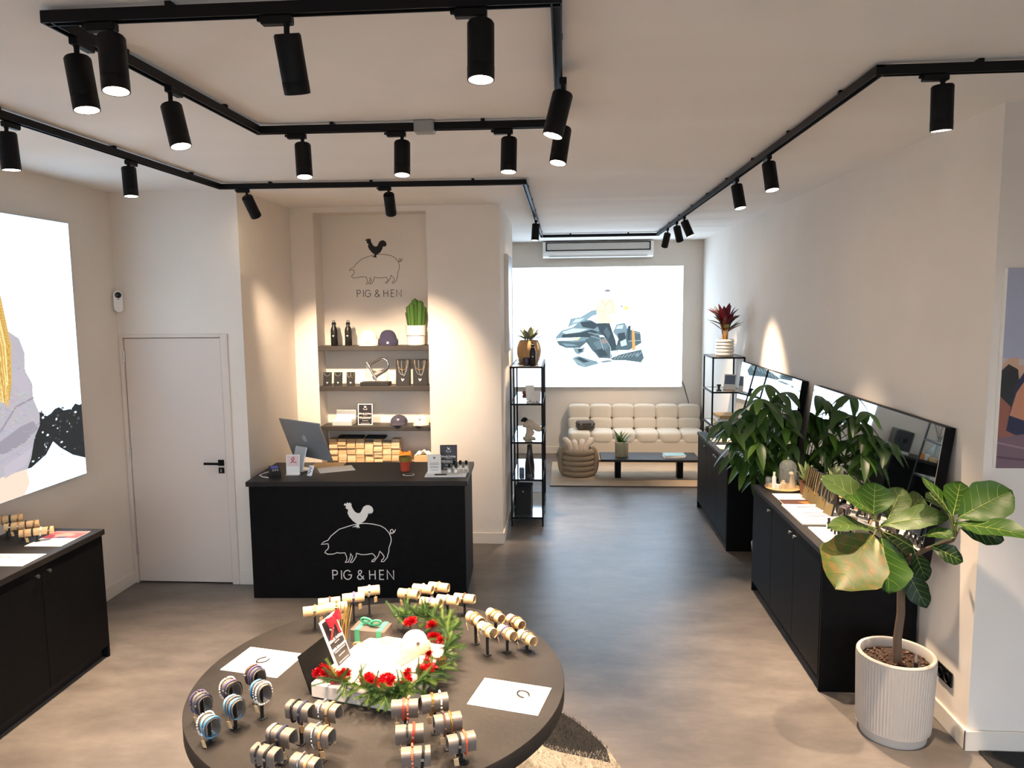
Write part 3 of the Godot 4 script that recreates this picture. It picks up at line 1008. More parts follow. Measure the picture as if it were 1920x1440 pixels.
# small price sign: dark face in a pale frame; local origin at the middle of the lower edge, facing +z
func offer_sign(t: Node3D, w: float, h: float, frame: bool, xf: Transform3D) -> void:
	var face := mat("sign_face", rgb(40, 36, 40), 0.4)
	if frame:
		part(t, "frame", G.new().add(G.new().box(V(0, h / 2, -0.004), V(w, h, 0.008), 0.001), xf), mats["white_paper"])
		part(t, "face", G.new().add(G.new().box(V(0, h / 2, 0.0006), V(w - 0.016, h - 0.016, 0.001)), xf), face)
	else:
		part(t, "face", G.new().add(G.new().box(V(0, h / 2, -0.003), V(w, h, 0.008), 0.001), xf), face)
	var ink: Material = mats["white_paper"]
	var zz := 0.0013
	for a in [["Black Friday", 0.54, 0.115, true], ["20% Discount", 0.36, 0.105, true]]:
		var tx := part(t, "lettering", text_mesh(a[0], w * a[2] * 1.25, a[3]), ink)
		tx.transform = xf * Transform3D(Basis.IDENTITY, V(0, h * a[1], zz))
	var g := G.new()
	for a in [[0.475, 0.3], [0.3, 0.7], [0.2, 0.4], [0.08, 0.62]]:
		g.box(V(0, h * a[0], zz), V(w * a[1], h * 0.012, 0.0005))
	part(t, "small_print", G.new().add(g, xf), ink)
	var rs := PackedVector2Array()
	for q in pts2(ROOSTER, Vector2(-840, -810)):
		rs.append(Vector2(q.x, -q.y) * (w * 0.0009))
	var e := G.new().ext(rs, 0.0006, Transform3D(Basis.IDENTITY, V(0, h * 0.86, zz)))
	var pg := []
	for q in pts2(PIG, Vector2(-832, -990)):
		pg.append(Vector2(q.x, -q.y) * (w * 0.0006))
	e.stroke(pg, w * 0.012, 0.0004, Transform3D(Basis.IDENTITY, V(0, h * 0.77, zz)))
	part(t, "emblem", G.new().add(e, xf), ink)

# ---------------------------------------------------------------- desk
func desk_area() -> void:
	var DT := 0.985
	var turn := 0.046
	var d := thing("reception_desk", "black reception desk with white pig and rooster logo on front", "desk", V(-1.697, 0, -6.05), turn)
	part(d, "front_panel", G.new().box(V(0, 0.4725, 0.345), V(1.764, 0.945, 0.022), 0.002), mats["black_board"])
	for s in [-1, 1]:
		part(d, "side_panel", G.new().box(V(s * 0.871, 0.4725, -0.0115), V(0.022, 0.945, 0.69), 0.002), mats["black_board"])
	part(d, "desktop", G.new().box(V(0, 0.965, 0.0), V(1.806, 0.04, 0.736), 0.003), mats["black_top"])
	part(d, "inner_shelf", G.new().box(V(0, 0.45, -0.02), V(1.72, 0.02, 0.6)), mats["black_board"])
	logo(d, mats["white_paper"], 0.00124, 0.0062, Transform3D(Basis.IDENTITY, V(0.005, 0.486, 0.3565)))
	# computer seen from behind
	var c := thing("desktop_computer", "silver desktop computer seen from behind on the black desk", "computer", V(-2.25, DT, -6.1), -0.56)
	var tilt := Basis(V(1, 0, 0), 0.36)
	var sxf := Transform3D(tilt, V(0.0, 0.262, -0.02))
	part(c, "display", G.new().add(G.new().box(V(0, 0, 0), V(0.545, 0.375, 0.012), 0.005), sxf), mats["silver_grey"])
	part(c, "display_glass", G.new().add(G.new().box(V(0, 0, -0.0065), V(0.535, 0.365, 0.002)), sxf), mats["black_gloss"])
	var ap := PackedVector2Array()
	for q in pts2([0, -22, 8, -26, 18, -26, 26, -20, 30, -14, 24, -6, 23, 4, 27, 12, 33, 17, 28, 30, 20, 40, 12, 43, 4, 40, -4, 40, -12, 43, -20, 38, -28, 26, -33, 10, -32, -8, -26, -20, -16, -26, -8, -25]):
		ap.append(Vector2(q.x, -q.y) * 0.00085)
	var em := G.new().ext(ap, 0.001, Transform3D(Basis.IDENTITY, V(0.0, 0.02, 0.0066)))
	var lf := PackedVector2Array()
	for q in pts2([0, -30, 2, -42, 14, -52, 13, -40]):
		lf.append(Vector2(q.x, -q.y) * 0.00085)
	em.ext(lf, 0.001, Transform3D(Basis.IDENTITY, V(0.0, 0.02, 0.0066)))
	part(c, "emblem", G.new().add(em, sxf), mat("emblem_grey", rgb(196, 200, 203), 0.3, 0.4))
	var st := G.new()
	st.box(V(0, 0.005, 0.02), V(0.15, 0.008, 0.13), 0.003)
	st.add(G.new().box(V(0, 0.105, 0), V(0.15, 0.215, 0.009), 0.003), Transform3D(Basis(V(1, 0, 0), -0.28), V(0, 0.004, 0.085)))
	part(c, "stand", st, mat("pale_metal", rgb(205, 212, 216), 0.35, 0.6))
	part(c, "cable_hole", G.new().lathe([Vector2(0.013, 0.0), Vector2(0, 0.0005)], 20, Transform3D(Basis(V(1, 0, 0), PI / 2 - 0.28), V(0, 0.07, 0.0705))), mats["black_matte"])
	# payment terminal
	var p := thing("payment_terminal", "black card payment terminal with blue screen on the desk's left end", "terminal", V(-2.42, DT, -5.86), 0.5)
	var wedge := PackedVector2Array([Vector2(-0.09, 0), Vector2(0.09, 0), Vector2(0.095, 0.03), Vector2(0.06, 0.05), Vector2(-0.07, 0.075), Vector2(-0.09, 0.05)])
	part(p, "housing", G.new().ext(wedge, 0.08, Transform3D(Basis(V(0, 0, 1), V(0, 1, 0), V(-1, 0, 0)), Vector3.ZERO)), mats["black_matte"])
	var slope := Basis(V(1, 0, 0), 0.19)
	part(p, "screen", G.new().add(G.new().box(V(0, 0, 0), V(0.06, 0.003, 0.05), 0.001), Transform3D(slope, V(0, 0.0685, -0.03))), glow("terminal_screen", rgb(70, 84, 170), 0.35))
	var keys := G.new()
	for r in 4:
		for q in 3:
			keys.box(V(-0.019 + q * 0.019, 0.0595 - r * 0.0022, 0.008 + r * 0.0135), V(0.013, 0.004, 0.009), 0.001)
	part(p, "keypad", keys, mats["grey_plastic"])
	single("terminal_cable", "white cable looping behind the payment terminal on the desk", "cable", G.new().tube([V(-2.44, DT + 0.02, -5.96), V(-2.5, DT + 0.012, -5.98), V(-2.54, DT + 0.008, -5.92), V(-2.55, DT + 0.008, -5.85), V(-2.5, DT + 0.008, -5.79), V(-2.44, DT + 0.008, -5.765)], 0.004, 8), mats["white_paint"])
	# flyer stand, lavender card, papers
	var fs := thing("flyer_stand", "white flyer holder with pink picture beside the payment terminal", "flyer holder", V(-2.28, DT, -5.9), 0.08)
	part(fs, "card", G.new().add(G.new().box(V(0, 0.085, 0), V(0.115, 0.17, 0.006), 0.001), Transform3D(Basis(V(1, 0, 0), -0.12), Vector3.ZERO)), mats["white_paper"])
	part(fs, "picture", G.new().add(G.new().box(V(0, 0.118, 0.0035), V(0.1, 0.09, 0.0006)), Transform3D(Basis(V(1, 0, 0), -0.12), Vector3.ZERO)), mat("pink_print", rgb(228, 206, 202), 0.6))
	var sw := G.new().stroke([Vector2(-0.02, 0.1), Vector2(0.01, 0.13), Vector2(0.005, 0.15), Vector2(-0.012, 0.135), Vector2(0.0, 0.11), Vector2(0.03, 0.105)], 0.008, 0.0006, Transform3D(Basis(V(1, 0, 0), -0.12), V(0, 0, 0.0042)))
	part(fs, "motif", sw, mat("rose_ink", rgb(190, 92, 88), 0.6))
	part(fs, "foot", G.new().box(V(0, 0.003, -0.01), V(0.115, 0.006, 0.06), 0.001), mats["white_paper"])
	var lc := thing("greeting_card", "small tilted white card with lavender print before the computer stand", "card", V(-2.13, DT, -5.87), -0.25)
	part(lc, "card", G.new().add(G.new().box(V(0, 0.045, 0), V(0.045, 0.09, 0.004), 0.001), Transform3D(Basis(V(1, 0, 0), -0.5), Vector3.ZERO)), mats["white_paper"])
	var fl := G.new()
	for k in 7:
		fl.box(V(-0.012 + 0.008 * (k % 3), 0.02 + k * 0.009, 0.0028), V(0.012, 0.011, 0.001))
	part(lc, "flower_print", G.new().add(fl, Transform3D(Basis(V(1, 0, 0), -0.5), Vector3.ZERO)), mat("lavender", rgb(122, 118, 186), 0.7))
	single("paper_sheet", "loose white sheet lying on the desk right of the computer", "paper", G.new().box(V(0, 0.001, 0), V(0.3, 0.002, 0.21)), mats["white_paper"], V(-1.98, DT, -6.12), 0.45, "papers on the desk")
	single("paper_sheet", "cream sheet under the computer stand on the desk", "paper", G.new().box(V(0, 0.0008, 0), V(0.28, 0.0016, 0.2)), mats["kraft_pale"], V(-2.1, DT, -6.28), 0.1, "papers on the desk")
	# terracotta pot, coaster
	var tp := thing("plant_pot", "small terracotta pot with olive rim on the desk", "pot", V(-1.36, DT, -6.08))
	part(tp, "pot", G.new().lathe([Vector2(0.0, 0.0), Vector2(0.036, 0.0), Vector2(0.046, 0.085), Vector2(0.04, 0.085), Vector2(0.034, 0.012), Vector2(0.0, 0.012)], 24), mat("terracotta_red", rgb(196, 74, 50), 0.7))
	part(tp, "rim", G.new().lathe([Vector2(0.046, 0.085), Vector2(0.052, 0.086), Vector2(0.053, 0.125), Vector2(0.046, 0.125), Vector2(0.042, 0.085)], 24), mat("olive", rgb(142, 122, 48), 0.6))
	var co := thing("coaster", "oval black and white sticker lying on the desk front", "coaster", V(-1.3, DT, -5.93))
	part(co, "disc", G.new().add(G.new().lathe([Vector2(0.05, 0.0), Vector2(0.05, 0.004), Vector2(0, 0.004)], 28), Transform3D(Basis.IDENTITY.scaled(V(1, 1, 0.75)), Vector3.ZERO)), mats["white_paper"])
	part(co, "print", G.new().add(G.new().lathe([Vector2(0.042, 0.004), Vector2(0.04, 0.0052), Vector2(0, 0.0052)], 28), Transform3D(Basis.IDENTITY.scaled(V(1, 1, 0.72)), Vector3.ZERO)), mats["print_black"])
	# board of testers
	var tb := V(-0.985, DT, -6.0)
	single("display_board", "white board carrying perfume testers at the desk's right end", "board", G.new().box(V(0, 0.006, 0), V(0.34, 0.012, 0.3), 0.002), mats["white_paint"], tb, 0.05)
	var ws := thing("notice_card", "white upright card with grey text before the black sign", "card", V(-1.08, DT + 0.012, -5.93), 0.08)
	var cx := Transform3D(Basis(V(1, 0, 0), -0.1), Vector3.ZERO)
	part(ws, "card", G.new().add(G.new().box(V(0, 0.08, 0), V(0.112, 0.16, 0.004), 0.001), cx), mats["white_paper"])
	var lines := G.new()
	for k in [[0.09, 0.07], [0.078, 0.08], [0.06, 0.066], [0.05, 0.074], [0.03, 0.06]]:
		lines.box(V(0, k[0], 0.0024), V(k[1], 0.003, 0.0006))
	part(ws, "text", G.new().add(lines, cx), mats["print_grey"])
	var rs := PackedVector2Array()
	for q in pts2(ROOSTER, Vector2(-840, -810)):
		rs.append(Vector2(q.x, -q.y) * 0.00012)
	part(ws, "emblem", G.new().add(G.new().ext(rs, 0.0006, Transform3D(Basis.IDENTITY, V(0, 0.132, 0.0025))), cx), mats["print_black"])
	var bs := thing("offer_sign", "black offer sign standing behind the white card on the desk", "sign", V(-0.98, DT + 0.012, -6.06), 0.08)
	offer_sign(bs, 0.145, 0.215, false, Transform3D(Basis(V(1, 0, 0), -0.12), Vector3.ZERO))
	single("phone_card", "dark strip lying on the tester board before the white card", "card", G.new().box(V(0, 0.003, 0), V(0.1, 0.006, 0.025), 0.001), mats["print_black"], V(-1.02, DT + 0.012, -5.885), 0.03)
	var rk := thing("acrylic_rack", "clear acrylic rack holding the back perfume testers on desk", "rack", V(-0.875, DT + 0.012, -6.02), 0.08)
	part(rk, "base", G.new().box(V(0, 0.004, 0), V(0.15, 0.008, 0.1), 0.001), mats["glass"])
	for s in [-1, 1]:
		part(rk, "end_plate", G.new().box(V(s * 0.073, 0.055, 0), V(0.004, 0.11, 0.1), 0.001), mats["glass"])
	var spots := [[-0.955, -5.94, "front perfume tester with black cap on the board"], [-0.925, -6.02, "left perfume tester with black cap in acrylic rack"], [-0.875, -6.03, "middle perfume tester with black cap in acrylic rack"], [-0.825, -6.03, "right perfume tester with black cap in acrylic rack"], [-0.9, -5.94, "second perfume tester at the front of the board"]]
	for k in spots.size():
		var raised := 0.008 if spots[k][1] < -6.0 else 0.0
		var b := thing("perfume_bottle", spots[k][2], "bottle", V(spots[k][0], DT + 0.012 + raised, spots[k][1]), 0.08, "perfume testers on the desk")
		part(b, "glass_body", G.new().box(V(0, 0.025, 0), V(0.036, 0.05, 0.026), 0.004), mats["glass"])
		part(b, "liquid", G.new().box(V(0, 0.02, 0), V(0.029, 0.034, 0.019), 0.002), mat("pale_liquid", rgb(214, 214, 200), 0.2))
		part(b, "label", G.new().box(V(0, 0.024, 0.0136), V(0.026, 0.024, 0.0008)), mats["white_paper"])
		part(b, "cap", G.new().lathe([Vector2(0, 0.05), Vector2(0.011, 0.05), Vector2(0.011, 0.082), Vector2(0.009, 0.084), Vector2(0, 0.084)], 14), mats["black_gloss"])

# ---------------------------------------------------------------- goods in the niche behind the desk
func wave_loop(w: float, h: float, r: float, xf: Transform3D, m := 16) -> G:
	# a hanging chain: U of width w and drop h
	var p := []
	for k in m + 1:
		var a := PI * k / m
		p.append(xf * V(-w / 2 * cos(a), -h * pow(sin(a), 0.8), 0.0))
	return G.new().tube(p, r, 6)

func neck_stand(t: Node3D, w: float, h: float, mtl: Material, chains: Array, lean := 0.3) -> void:
	var xf := Transform3D(Basis(V(1, 0, 0), -lean), V(0, 0, 0.02))
	part(t, "panel", G.new().add(G.new().box(V(0, h / 2, -0.006), V(w, h, 0.012), 0.002), xf), mtl)
	part(t, "strut", G.new().add(G.new().box(V(0, h * 0.42, 0), V(w * 0.5, h * 0.84, 0.005)), Transform3D(Basis(V(1, 0, 0), 0.18), V(0, 0, -h * lean - 0.02))), mtl)
	for c in chains:
		part(t, "necklace", wave_loop(c[0], c[1], 0.0024, xf * Transform3D(Basis.IDENTITY, V(c[3], h - 0.006, 0.003))), c[2])
	var rs := PackedVector2Array()
	for q in pts2(ROOSTER, Vector2(-840, -810)):
		rs.append(Vector2(q.x, -q.y) * (w * 0.0012))
	part(t, "emblem", G.new().add(G.new().ext(rs, 0.0006, Transform3D(Basis.IDENTITY, V(0, h * 0.22, 0.0008))), xf), mats["white_paper"])

func cap_shape(r: float) -> Array:
	var crown := G.new().grid(func(u: float, v: float) -> Vector3:
		var a := u * TAU
		var p := v * PI * 0.5
		var rr := r * cos(p * 0.98)
		return V(cos(a) * rr, r * 0.86 * sin(p) * (1.0 + 0.06 * cos(a - PI / 2)), sin(a) * rr * 1.08), 28, 10, true)
	var seams := G.new()
	for k in 6:
		var q := []
		for j in 9:
			var p := PI * 0.5 * j / 8.6
			var a := TAU * k / 6 + 0.52
			var rr := r * cos(p * 0.98) * 1.006
			q.append(V(cos(a) * rr, r * 0.863 * sin(p) * (1.0 + 0.06 * cos(a - PI / 2)), sin(a) * rr * 1.08))
		seams.tube(q, 0.0016, 5)
	var brim := G.new()
	for sgn in [0, 1]:
		brim.grid(func(u: float, v: float) -> Vector3:
			var a := lerpf(0.12 * PI, 0.88 * PI, u)
			var q := lerpf(0.92, 1.0, v)
			var out := lerpf(0.0, 0.075, v) * sin((a - 0.12 * PI) / 0.76)
			return V(cos(a) * r * q * 1.0, 0.004 - 0.012 * v * absf(cos(a)) - 0.014 * v + sgn * 0.004, sin(a) * r * 1.08 * q + maxf(0.0, out)), 16, 5, sgn == 0)
	return [crown, seams, brim]

func niche_goods() -> void:
	var zz := -7.24
	# shelves
	for a in [[2.0, "upper niche shelf carrying bottles, beanies and a cactus"], [1.598, "middle niche shelf carrying necklace stands and a shackle"], [1.195, "lower niche shelf carrying caps and an offer sign"], [0.79, "bottom niche shelf carrying the stacked kraft boxes"]]:
		single("wall_shelf", "dark grey " + a[1], "shelf", G.new().span(V(-2.443, a[0] - 0.046, -7.358), V(-1.327, a[0], -7.115), 0.003), mat("shelf_grey", rgb(54, 49, 45), 0.55), Vector3.ZERO, 0.0, "shelves in the niche")
	var s := 0.00112
	var lg := thing("wall_logo", "black pig outline with rooster lettering on the niche wall", "logo", V(-1.893, 2.78, -7.36))
	logo(lg, mats["print_black"], s, 0.0045, Transform3D(Basis.IDENTITY, V(0.0, 0.0, 0.0)))
	# steel bottles
	for a in [[-2.31, "left of two black flasks on the upper niche shelf"], [-2.165, "right of two black flasks on the upper niche shelf"]]:
		var b := thing("drinking_flask", a[1], "bottle", V(a[0], 2.0, zz), 0.0, "black flasks on the niche shelf")
		flask(b, 1.0)
	# beanies
	for a in [[-1.957, rgb(240, 231, 214), "cream knitted beanie on the upper niche shelf", "cream_knit"], [-1.757, rgb(52, 50, 72), "navy knitted beanie on the upper niche shelf", "navy_knit"]]:
		var b := thing("beanie", a[2], "hat", V(a[0], 2.0, zz + 0.01), 0.0, "beanies on the niche shelf")
		var km := mat(a[3], a[1], 0.95)
		part(b, "crown", G.new().grid(func(u: float, v: float) -> Vector3:
			var an := u * TAU
			var p := v * PI * 0.5
			var rr := 0.078 * pow(cos(p * 0.995), 0.75) * (1.0 + 0.012 * sin(an * 28))
			return V(cos(an) * rr * 1.12, 0.05 + 0.105 * sin(p), sin(an) * rr * 0.8), 84, 9, true), km)
		part(b, "cuff", G.new().grid(func(u: float, v: float) -> Vector3:
			var an := u * TAU
			var rr := 0.086 + 0.006 * sin(v * PI) + 0.0014 * sin(an * 34)
			return V(cos(an) * rr * 1.1, 0.066 * v, sin(an) * rr * 0.8), 102, 5, true), km)
		part(b, "badge", G.new().lathe([Vector2(0.011, 0), Vector2(0.011, 0.002), Vector2(0, 0.002)], 16, Transform3D(Basis(V(1, 0, 0), PI / 2), V(0.012, 0.03, 0.073))), mats["white_paper"] if a[3] == "navy_knit" else mats["kraft_pale"])
	# cactus
	var cp := thing("potted_cactus", "tall green cactus in cream stacked pot on the niche shelf", "cactus", V(-1.475, 2.0, -7.235))
	part(cp, "pot", G.new().lathe([Vector2(0, 0), Vector2(0.082, 0.0), Vector2(0.09, 0.008), Vector2(0.09, 0.095), Vector2(0.099, 0.104), Vector2(0.1, 0.196), Vector2(0.092, 0.2), Vector2(0.088, 0.18), Vector2(0, 0.18)], 32), mats["white_ceramic"])
	var cg := mat("cactus_green", rgb(66, 104, 34), 0.6)
	for a in [[-0.045, 0.01, 0.22, 0.032], [0.0, 0.0, 0.29, 0.036], [0.04, 0.01, 0.27, 0.034], [0.062, -0.02, 0.21, 0.03], [-0.06, -0.02, 0.16, 0.026], [-0.02, 0.035, 0.25, 0.03], [0.03, -0.04, 0.24, 0.03]]:
		part(cp, "cactus_arm", G.new().grid(func(u: float, v: float) -> Vector3:
			var an := u * TAU
			var rr: float = a[3] * (0.78 + 0.22 * absf(cos(an * 3.0))) * (1.0 if v < 0.85 else sqrt(maxf(0.0, 1.0 - pow((v - 0.85) / 0.15, 2)))) * (0.85 + 0.2 * v)
			return V(a[0] * (1.0 + v * 0.4) + cos(an) * rr, 0.178 + a[2] * v, a[1] + sin(an) * rr), 36, 12, true), cg)
	# necklace stands, small
	for a in [[-2.385, "left of three small black necklace stands in the niche", 1], [-2.275, "middle of three small black necklace stands in the niche", 1], [-2.145, "right of three small black necklace stands in the niche", 2]]:
		var t := thing("necklace_stand", a[1], "display stand", V(a[0], 1.598, zz + 0.03), 0.0, "small necklace stands in the niche")
		neck_stand(t, 0.086, 0.138, mats["black_matte"], [[0.058, 0.034, mats["silver_grey"], 0.0]] if a[2] == 1 else [[0.03, 0.05, mats["silver_grey"], -0.016], [0.03, 0.056, mats["gold"], 0.018]], 0.16)
	# shackle on a plinth
	var pl := single("plinth", "low black block under the steel shackle in the niche", "plinth", G.new().box(V(0, 0.0175, 0), V(0.29, 0.035, 0.14), 0.003), mats["black_matte"], V(-1.895, 1.598, zz + 0.01))
	pl.set_meta("label", "low black block under the steel shackle in the niche")
	var sh := thing("shackle", "polished steel bow shackle on black block in the niche", "shackle", V(-1.87, 1.633, zz + 0.01), -0.2)
	var lean := Transform3D(Basis(V(0, 0, 1), -1.05).scaled(V(1.45, 1.45, 1.45)), V(0.0, 0.141, 0))
	var bow := []
	for k in 21:
		var a := lerpf(-PI * 0.5, PI * 0.5, k / 20.0)
		bow.append(lean * V(0.045 * sin(a) * 1.0, 0.035 + 0.05 * cos(a), 0))
	bow.push_front(lean * V(-0.045, -0.055, 0))
	bow.append(lean * V(0.045, -0.055, 0))
	part(sh, "bow", G.new().tube(bow, 0.0125, 12), mats["chrome"])
	for sx in [-1, 1]:
		part(sh, "eye", G.new().tube([lean * V(sx * 0.045 - 0.012, -0.055, 0), lean * V(sx * 0.045 + 0.012, -0.055, 0)], 0.024, 14), mats["chrome"])
	part(sh, "pin", G.new().tube([lean * V(-0.075, -0.055, 0), lean * V(0.07, -0.055, 0)], 0.0115, 12), mats["chrome"])
	# necklace stands, tall
	for a in [[-1.615, "left of two tall black necklace stands in the niche", 0.0], [-1.44, "right of two tall black necklace stands in the niche", 0.15]]:
		var t := thing("necklace_stand", a[1], "display stand", V(a[0], 1.598, zz + 0.02), a[2], "tall necklace stands in the niche")
		neck_stand(t, 0.14, 0.262, mats["black_matte"], [[0.1, 0.15, mats["silver_grey"], 0.0], [0.05, 0.16, mats["silver_grey"], 0.012], [0.11, 0.1, mats["gold"], 0.0]], 0.16)
	# lower shelf: gift box, sign, caps
	var gb := thing("gift_box", "open grey and white striped gift box on the lower niche shelf", "box", V(-2.235, 1.195, zz))
	part(gb, "tray", G.new().box(V(0, 0.02, 0.01), V(0.2, 0.04, 0.16), 0.003), textured("striped_paper", stripe_tex(), 12.0, 0.7))
	part(gb, "lining", G.new().box(V(0, 0.05, 0.0), V(0.19, 0.02, 0.15), 0.004), mats["white_paper"])
	part(gb, "lid", G.new().add(G.new().box(V(0, 0.055, 0), V(0.2, 0.11, 0.03), 0.003), Transform3D(Basis(V(1, 0, 0), -0.25), V(0, 0.03, -0.055))), mats["white_paper"])
	part(gb, "lid_label", G.new().add(G.new().box(V(0, 0.085, 0.016), V(0.195, 0.04, 0.001)), Transform3D(Basis(V(1, 0, 0), -0.25), V(0, 0.03, -0.055))), mats["silver_grey"])
	var os := thing("offer_sign", "framed black offer sign between gift box and caps in niche", "sign", V(-2.01, 1.195, zz + 0.04))
	offer_sign(os, 0.15, 0.215, true, Transform3D(Basis(V(1, 0, 0), -0.1), Vector3.ZERO))
	for a in [[-1.675, rgb(62, 60, 74), "navy baseball cap on the lower niche shelf", "navy_cap"], [-1.435, rgb(232, 220, 196), "cream baseball cap on the lower niche shelf", "cream_cap"]]:
		var b := thing("baseball_cap", a[2], "cap", V(a[0], 1.215, zz - 0.02), 0.12 if a[3] == "navy_cap" else -0.1, "caps on the niche shelf")
		var c := cap_shape(0.088)
		part(b, "crown", c[0], mat(a[3], a[1], 0.9))
		part(b, "seams", c[1], mats[a[3]])
		part(b, "brim", c[2], mats[a[3]])
		part(b, "button", G.new().lathe([Vector2(0.008, 0), Vector2(0.006, 0.004), Vector2(0, 0.005)], 10, Transform3D(Basis.IDENTITY, V(0, 0.076, 0))), mats[a[3]])
		var rs := PackedVector2Array()
		for q in pts2(ROOSTER, Vector2(-840, -810)):
			rs.append(Vector2(q.x, -q.y) * 0.00013)
		part(b, "emblem", G.new().ext(rs, 0.002, Transform3D(Basis(V(1, 0, 0), -0.45), V(0, 0.04, 0.087))), mats["white_paper"] if a[3] == "navy_cap" else mats["print_grey"])
	# kraft boxes stacked on the bottom shelf
	var boxes := []
	for v in 3:
		boxes.append(G.new().box(V(0, 0.016, 0), V(0.085, 0.0318, 0.07 + 0.01 * v), 0.0015).mesh())
	var km: Array = [textured("kraft_box_a", noise_tex(0.05, rgb(212, 182, 142), rgb(222, 194, 154), 3, 128, 41), 6.0, 0.8), textured("kraft_box_b", noise_tex(0.05, rgb(222, 194, 154), rgb(232, 208, 172), 3, 128, 42), 6.0, 0.8), textured("kraft_box_c", noise_tex(0.05, rgb(200, 168, 126), rgb(212, 180, 138), 3, 128, 43), 6.0, 0.8)]
	var col_h := [8, 8, 8, 8, 7, 8, 7, 8]
	for cx in 8:
		for ry in col_h[cx]:
			var top: bool = ry == col_h[cx] - 1
			single("kraft_box", "kraft box, %s column from the left, %s row up, behind the desk" % [ORD[cx], ORD[ry]], "box", boxes[rng.randi() % 3], km[rng.randi() % 3], V(-2.355 + cx * 0.0925 + rng.randf_range(-0.002, 0.002), 0.79 + ry * 0.0322, -7.26 + rng.randf_range(-0.012, 0.012)), rng.randf_range(-0.05, 0.05), "kraft boxes stacked in the niche")
	for a in [[-2.18, 0.25, "long black tray on top of the kraft box stack, left"], [-1.92, 0.2, "long black tray on top of the kraft box stack, right"]]:
		single("black_tray", a[2], "tray", G.new().box(V(0, 0.0125, 0), V(a[1], 0.025, 0.1), 0.002), mats["black_matte"], V(a[0], 0.79 + 8 * 0.0322 + 0.0005, -7.28), 0.0)
	# orange animal mug, parcel
	var mg := thing("animal_mug", "orange bear shaped mug on the bottom niche shelf", "mug", V(-1.6, 0.79, -7.19), 0.1)
	var og := mat("orange_glaze", rgb(222, 138, 52), 0.35)
	part(mg, "cup", G.new().lathe([Vector2(0, 0), Vector2(0.05, 0), Vector2(0.062, 0.03), Vector2(0.064, 0.09), Vector2(0.058, 0.12), Vector2(0.052, 0.12), Vector2(0.05, 0.03), Vector2(0, 0.02)], 28), og)
	for sx in [-1, 1]:
		part(mg, "ear", G.new().lathe([Vector2(0, -0.006), Vector2(0.016, -0.006), Vector2(0.018, 0.0), Vector2(0.016, 0.006), Vector2(0, 0.006)], 16, Transform3D(Basis(V(1, 0, 0), PI / 2), V(sx * 0.042, 0.13, 0.03))), og)
	part(mg, "snout", G.new().grid(func(u: float, v: float) -> Vector3:
		var an := u * TAU
		var p := v * PI * 0.5
		return V(cos(an) * 0.026 * cos(p), 0.06 + sin(an) * 0.02 * cos(p), 0.058 + 0.018 * sin(p)), 18, 6, false), og)
	var pb := thing("parcel", "kraft carton with crumpled paper beside the orange mug", "box", V(-1.425, 0.79, -7.24))
	part(pb, "carton", G.new().box(V(0, 0.05, 0), V(0.17, 0.1, 0.15), 0.002), mats["kraft_pale"])
	part(pb, "tissue", G.new().grid(func(u: float, v: float) -> Vector3:
		return V((u - 0.5) * 0.16, 0.101 + 0.045 * absf(sin(u * 7.0 + v * 4.0) * cos(v * 5.0 - u * 3.0)) * (1.0 - pow(2 * u - 1, 4)), (v - 0.5) * 0.14), 10, 8, true), mats["white_paper"])

const ORD := ["first", "second", "third", "fourth", "fifth", "sixth", "seventh", "eighth"]

func stripe_tex() -> ImageTexture:
	var im := Image.create(32, 32, false, Image.FORMAT_RGB8)
	for x in 32:
		for y in 32:
			im.set_pixel(x, y, rgb(120, 112, 104) if (x + y) % 8 < 3 else rgb(238, 234, 226))
	return ImageTexture.create_from_image(im)

func flask(b: Node3D, k: float) -> void:
	part(b, "body", G.new().lathe([Vector2(0, 0), Vector2(0.032 * k, 0), Vector2(0.035 * k, 0.004), Vector2(0.035 * k, 0.15 * k), Vector2(0.03 * k, 0.175 * k), Vector2(0.02 * k, 0.195 * k), Vector2(0.018 * k, 0.205 * k), Vector2(0, 0.206 * k)], 24), mat("flask_black", rgb(24, 22, 22), 0.38))
	part(b, "lid", G.new().lathe([Vector2(0, 0.206 * k), Vector2(0.021 * k, 0.206 * k), Vector2(0.021 * k, 0.228 * k), Vector2(0.012 * k, 0.236 * k), Vector2(0, 0.237 * k)], 20), mats["black_matte"])
	var lp := []
	for j in 13:
		var a := PI * j / 12.0
		lp.append(V(0.014 * k * cos(a), 0.228 * k + 0.026 * k * sin(a), 0))
	part(b, "carry_loop", G.new().tube(lp, 0.003 * k, 6), mats["black_matte"])
	part(b, "neck_ring", G.new().lathe([Vector2(0.0185 * k, 0.203 * k), Vector2(0.0215 * k, 0.203 * k), Vector2(0.0215 * k, 0.207 * k), Vector2(0.0185 * k, 0.207 * k)], 20), mats["steel"])
	var rs := PackedVector2Array()
	for q in pts2(ROOSTER, Vector2(-840, -810)):
		rs.append(Vector2(q.x, -q.y) * 0.0001 * k)
	part(b, "emblem", G.new().ext(rs, 0.001, Transform3D(Basis.IDENTITY, V(0, 0.1 * k, 0.0352 * k))), mats["white_paper"])

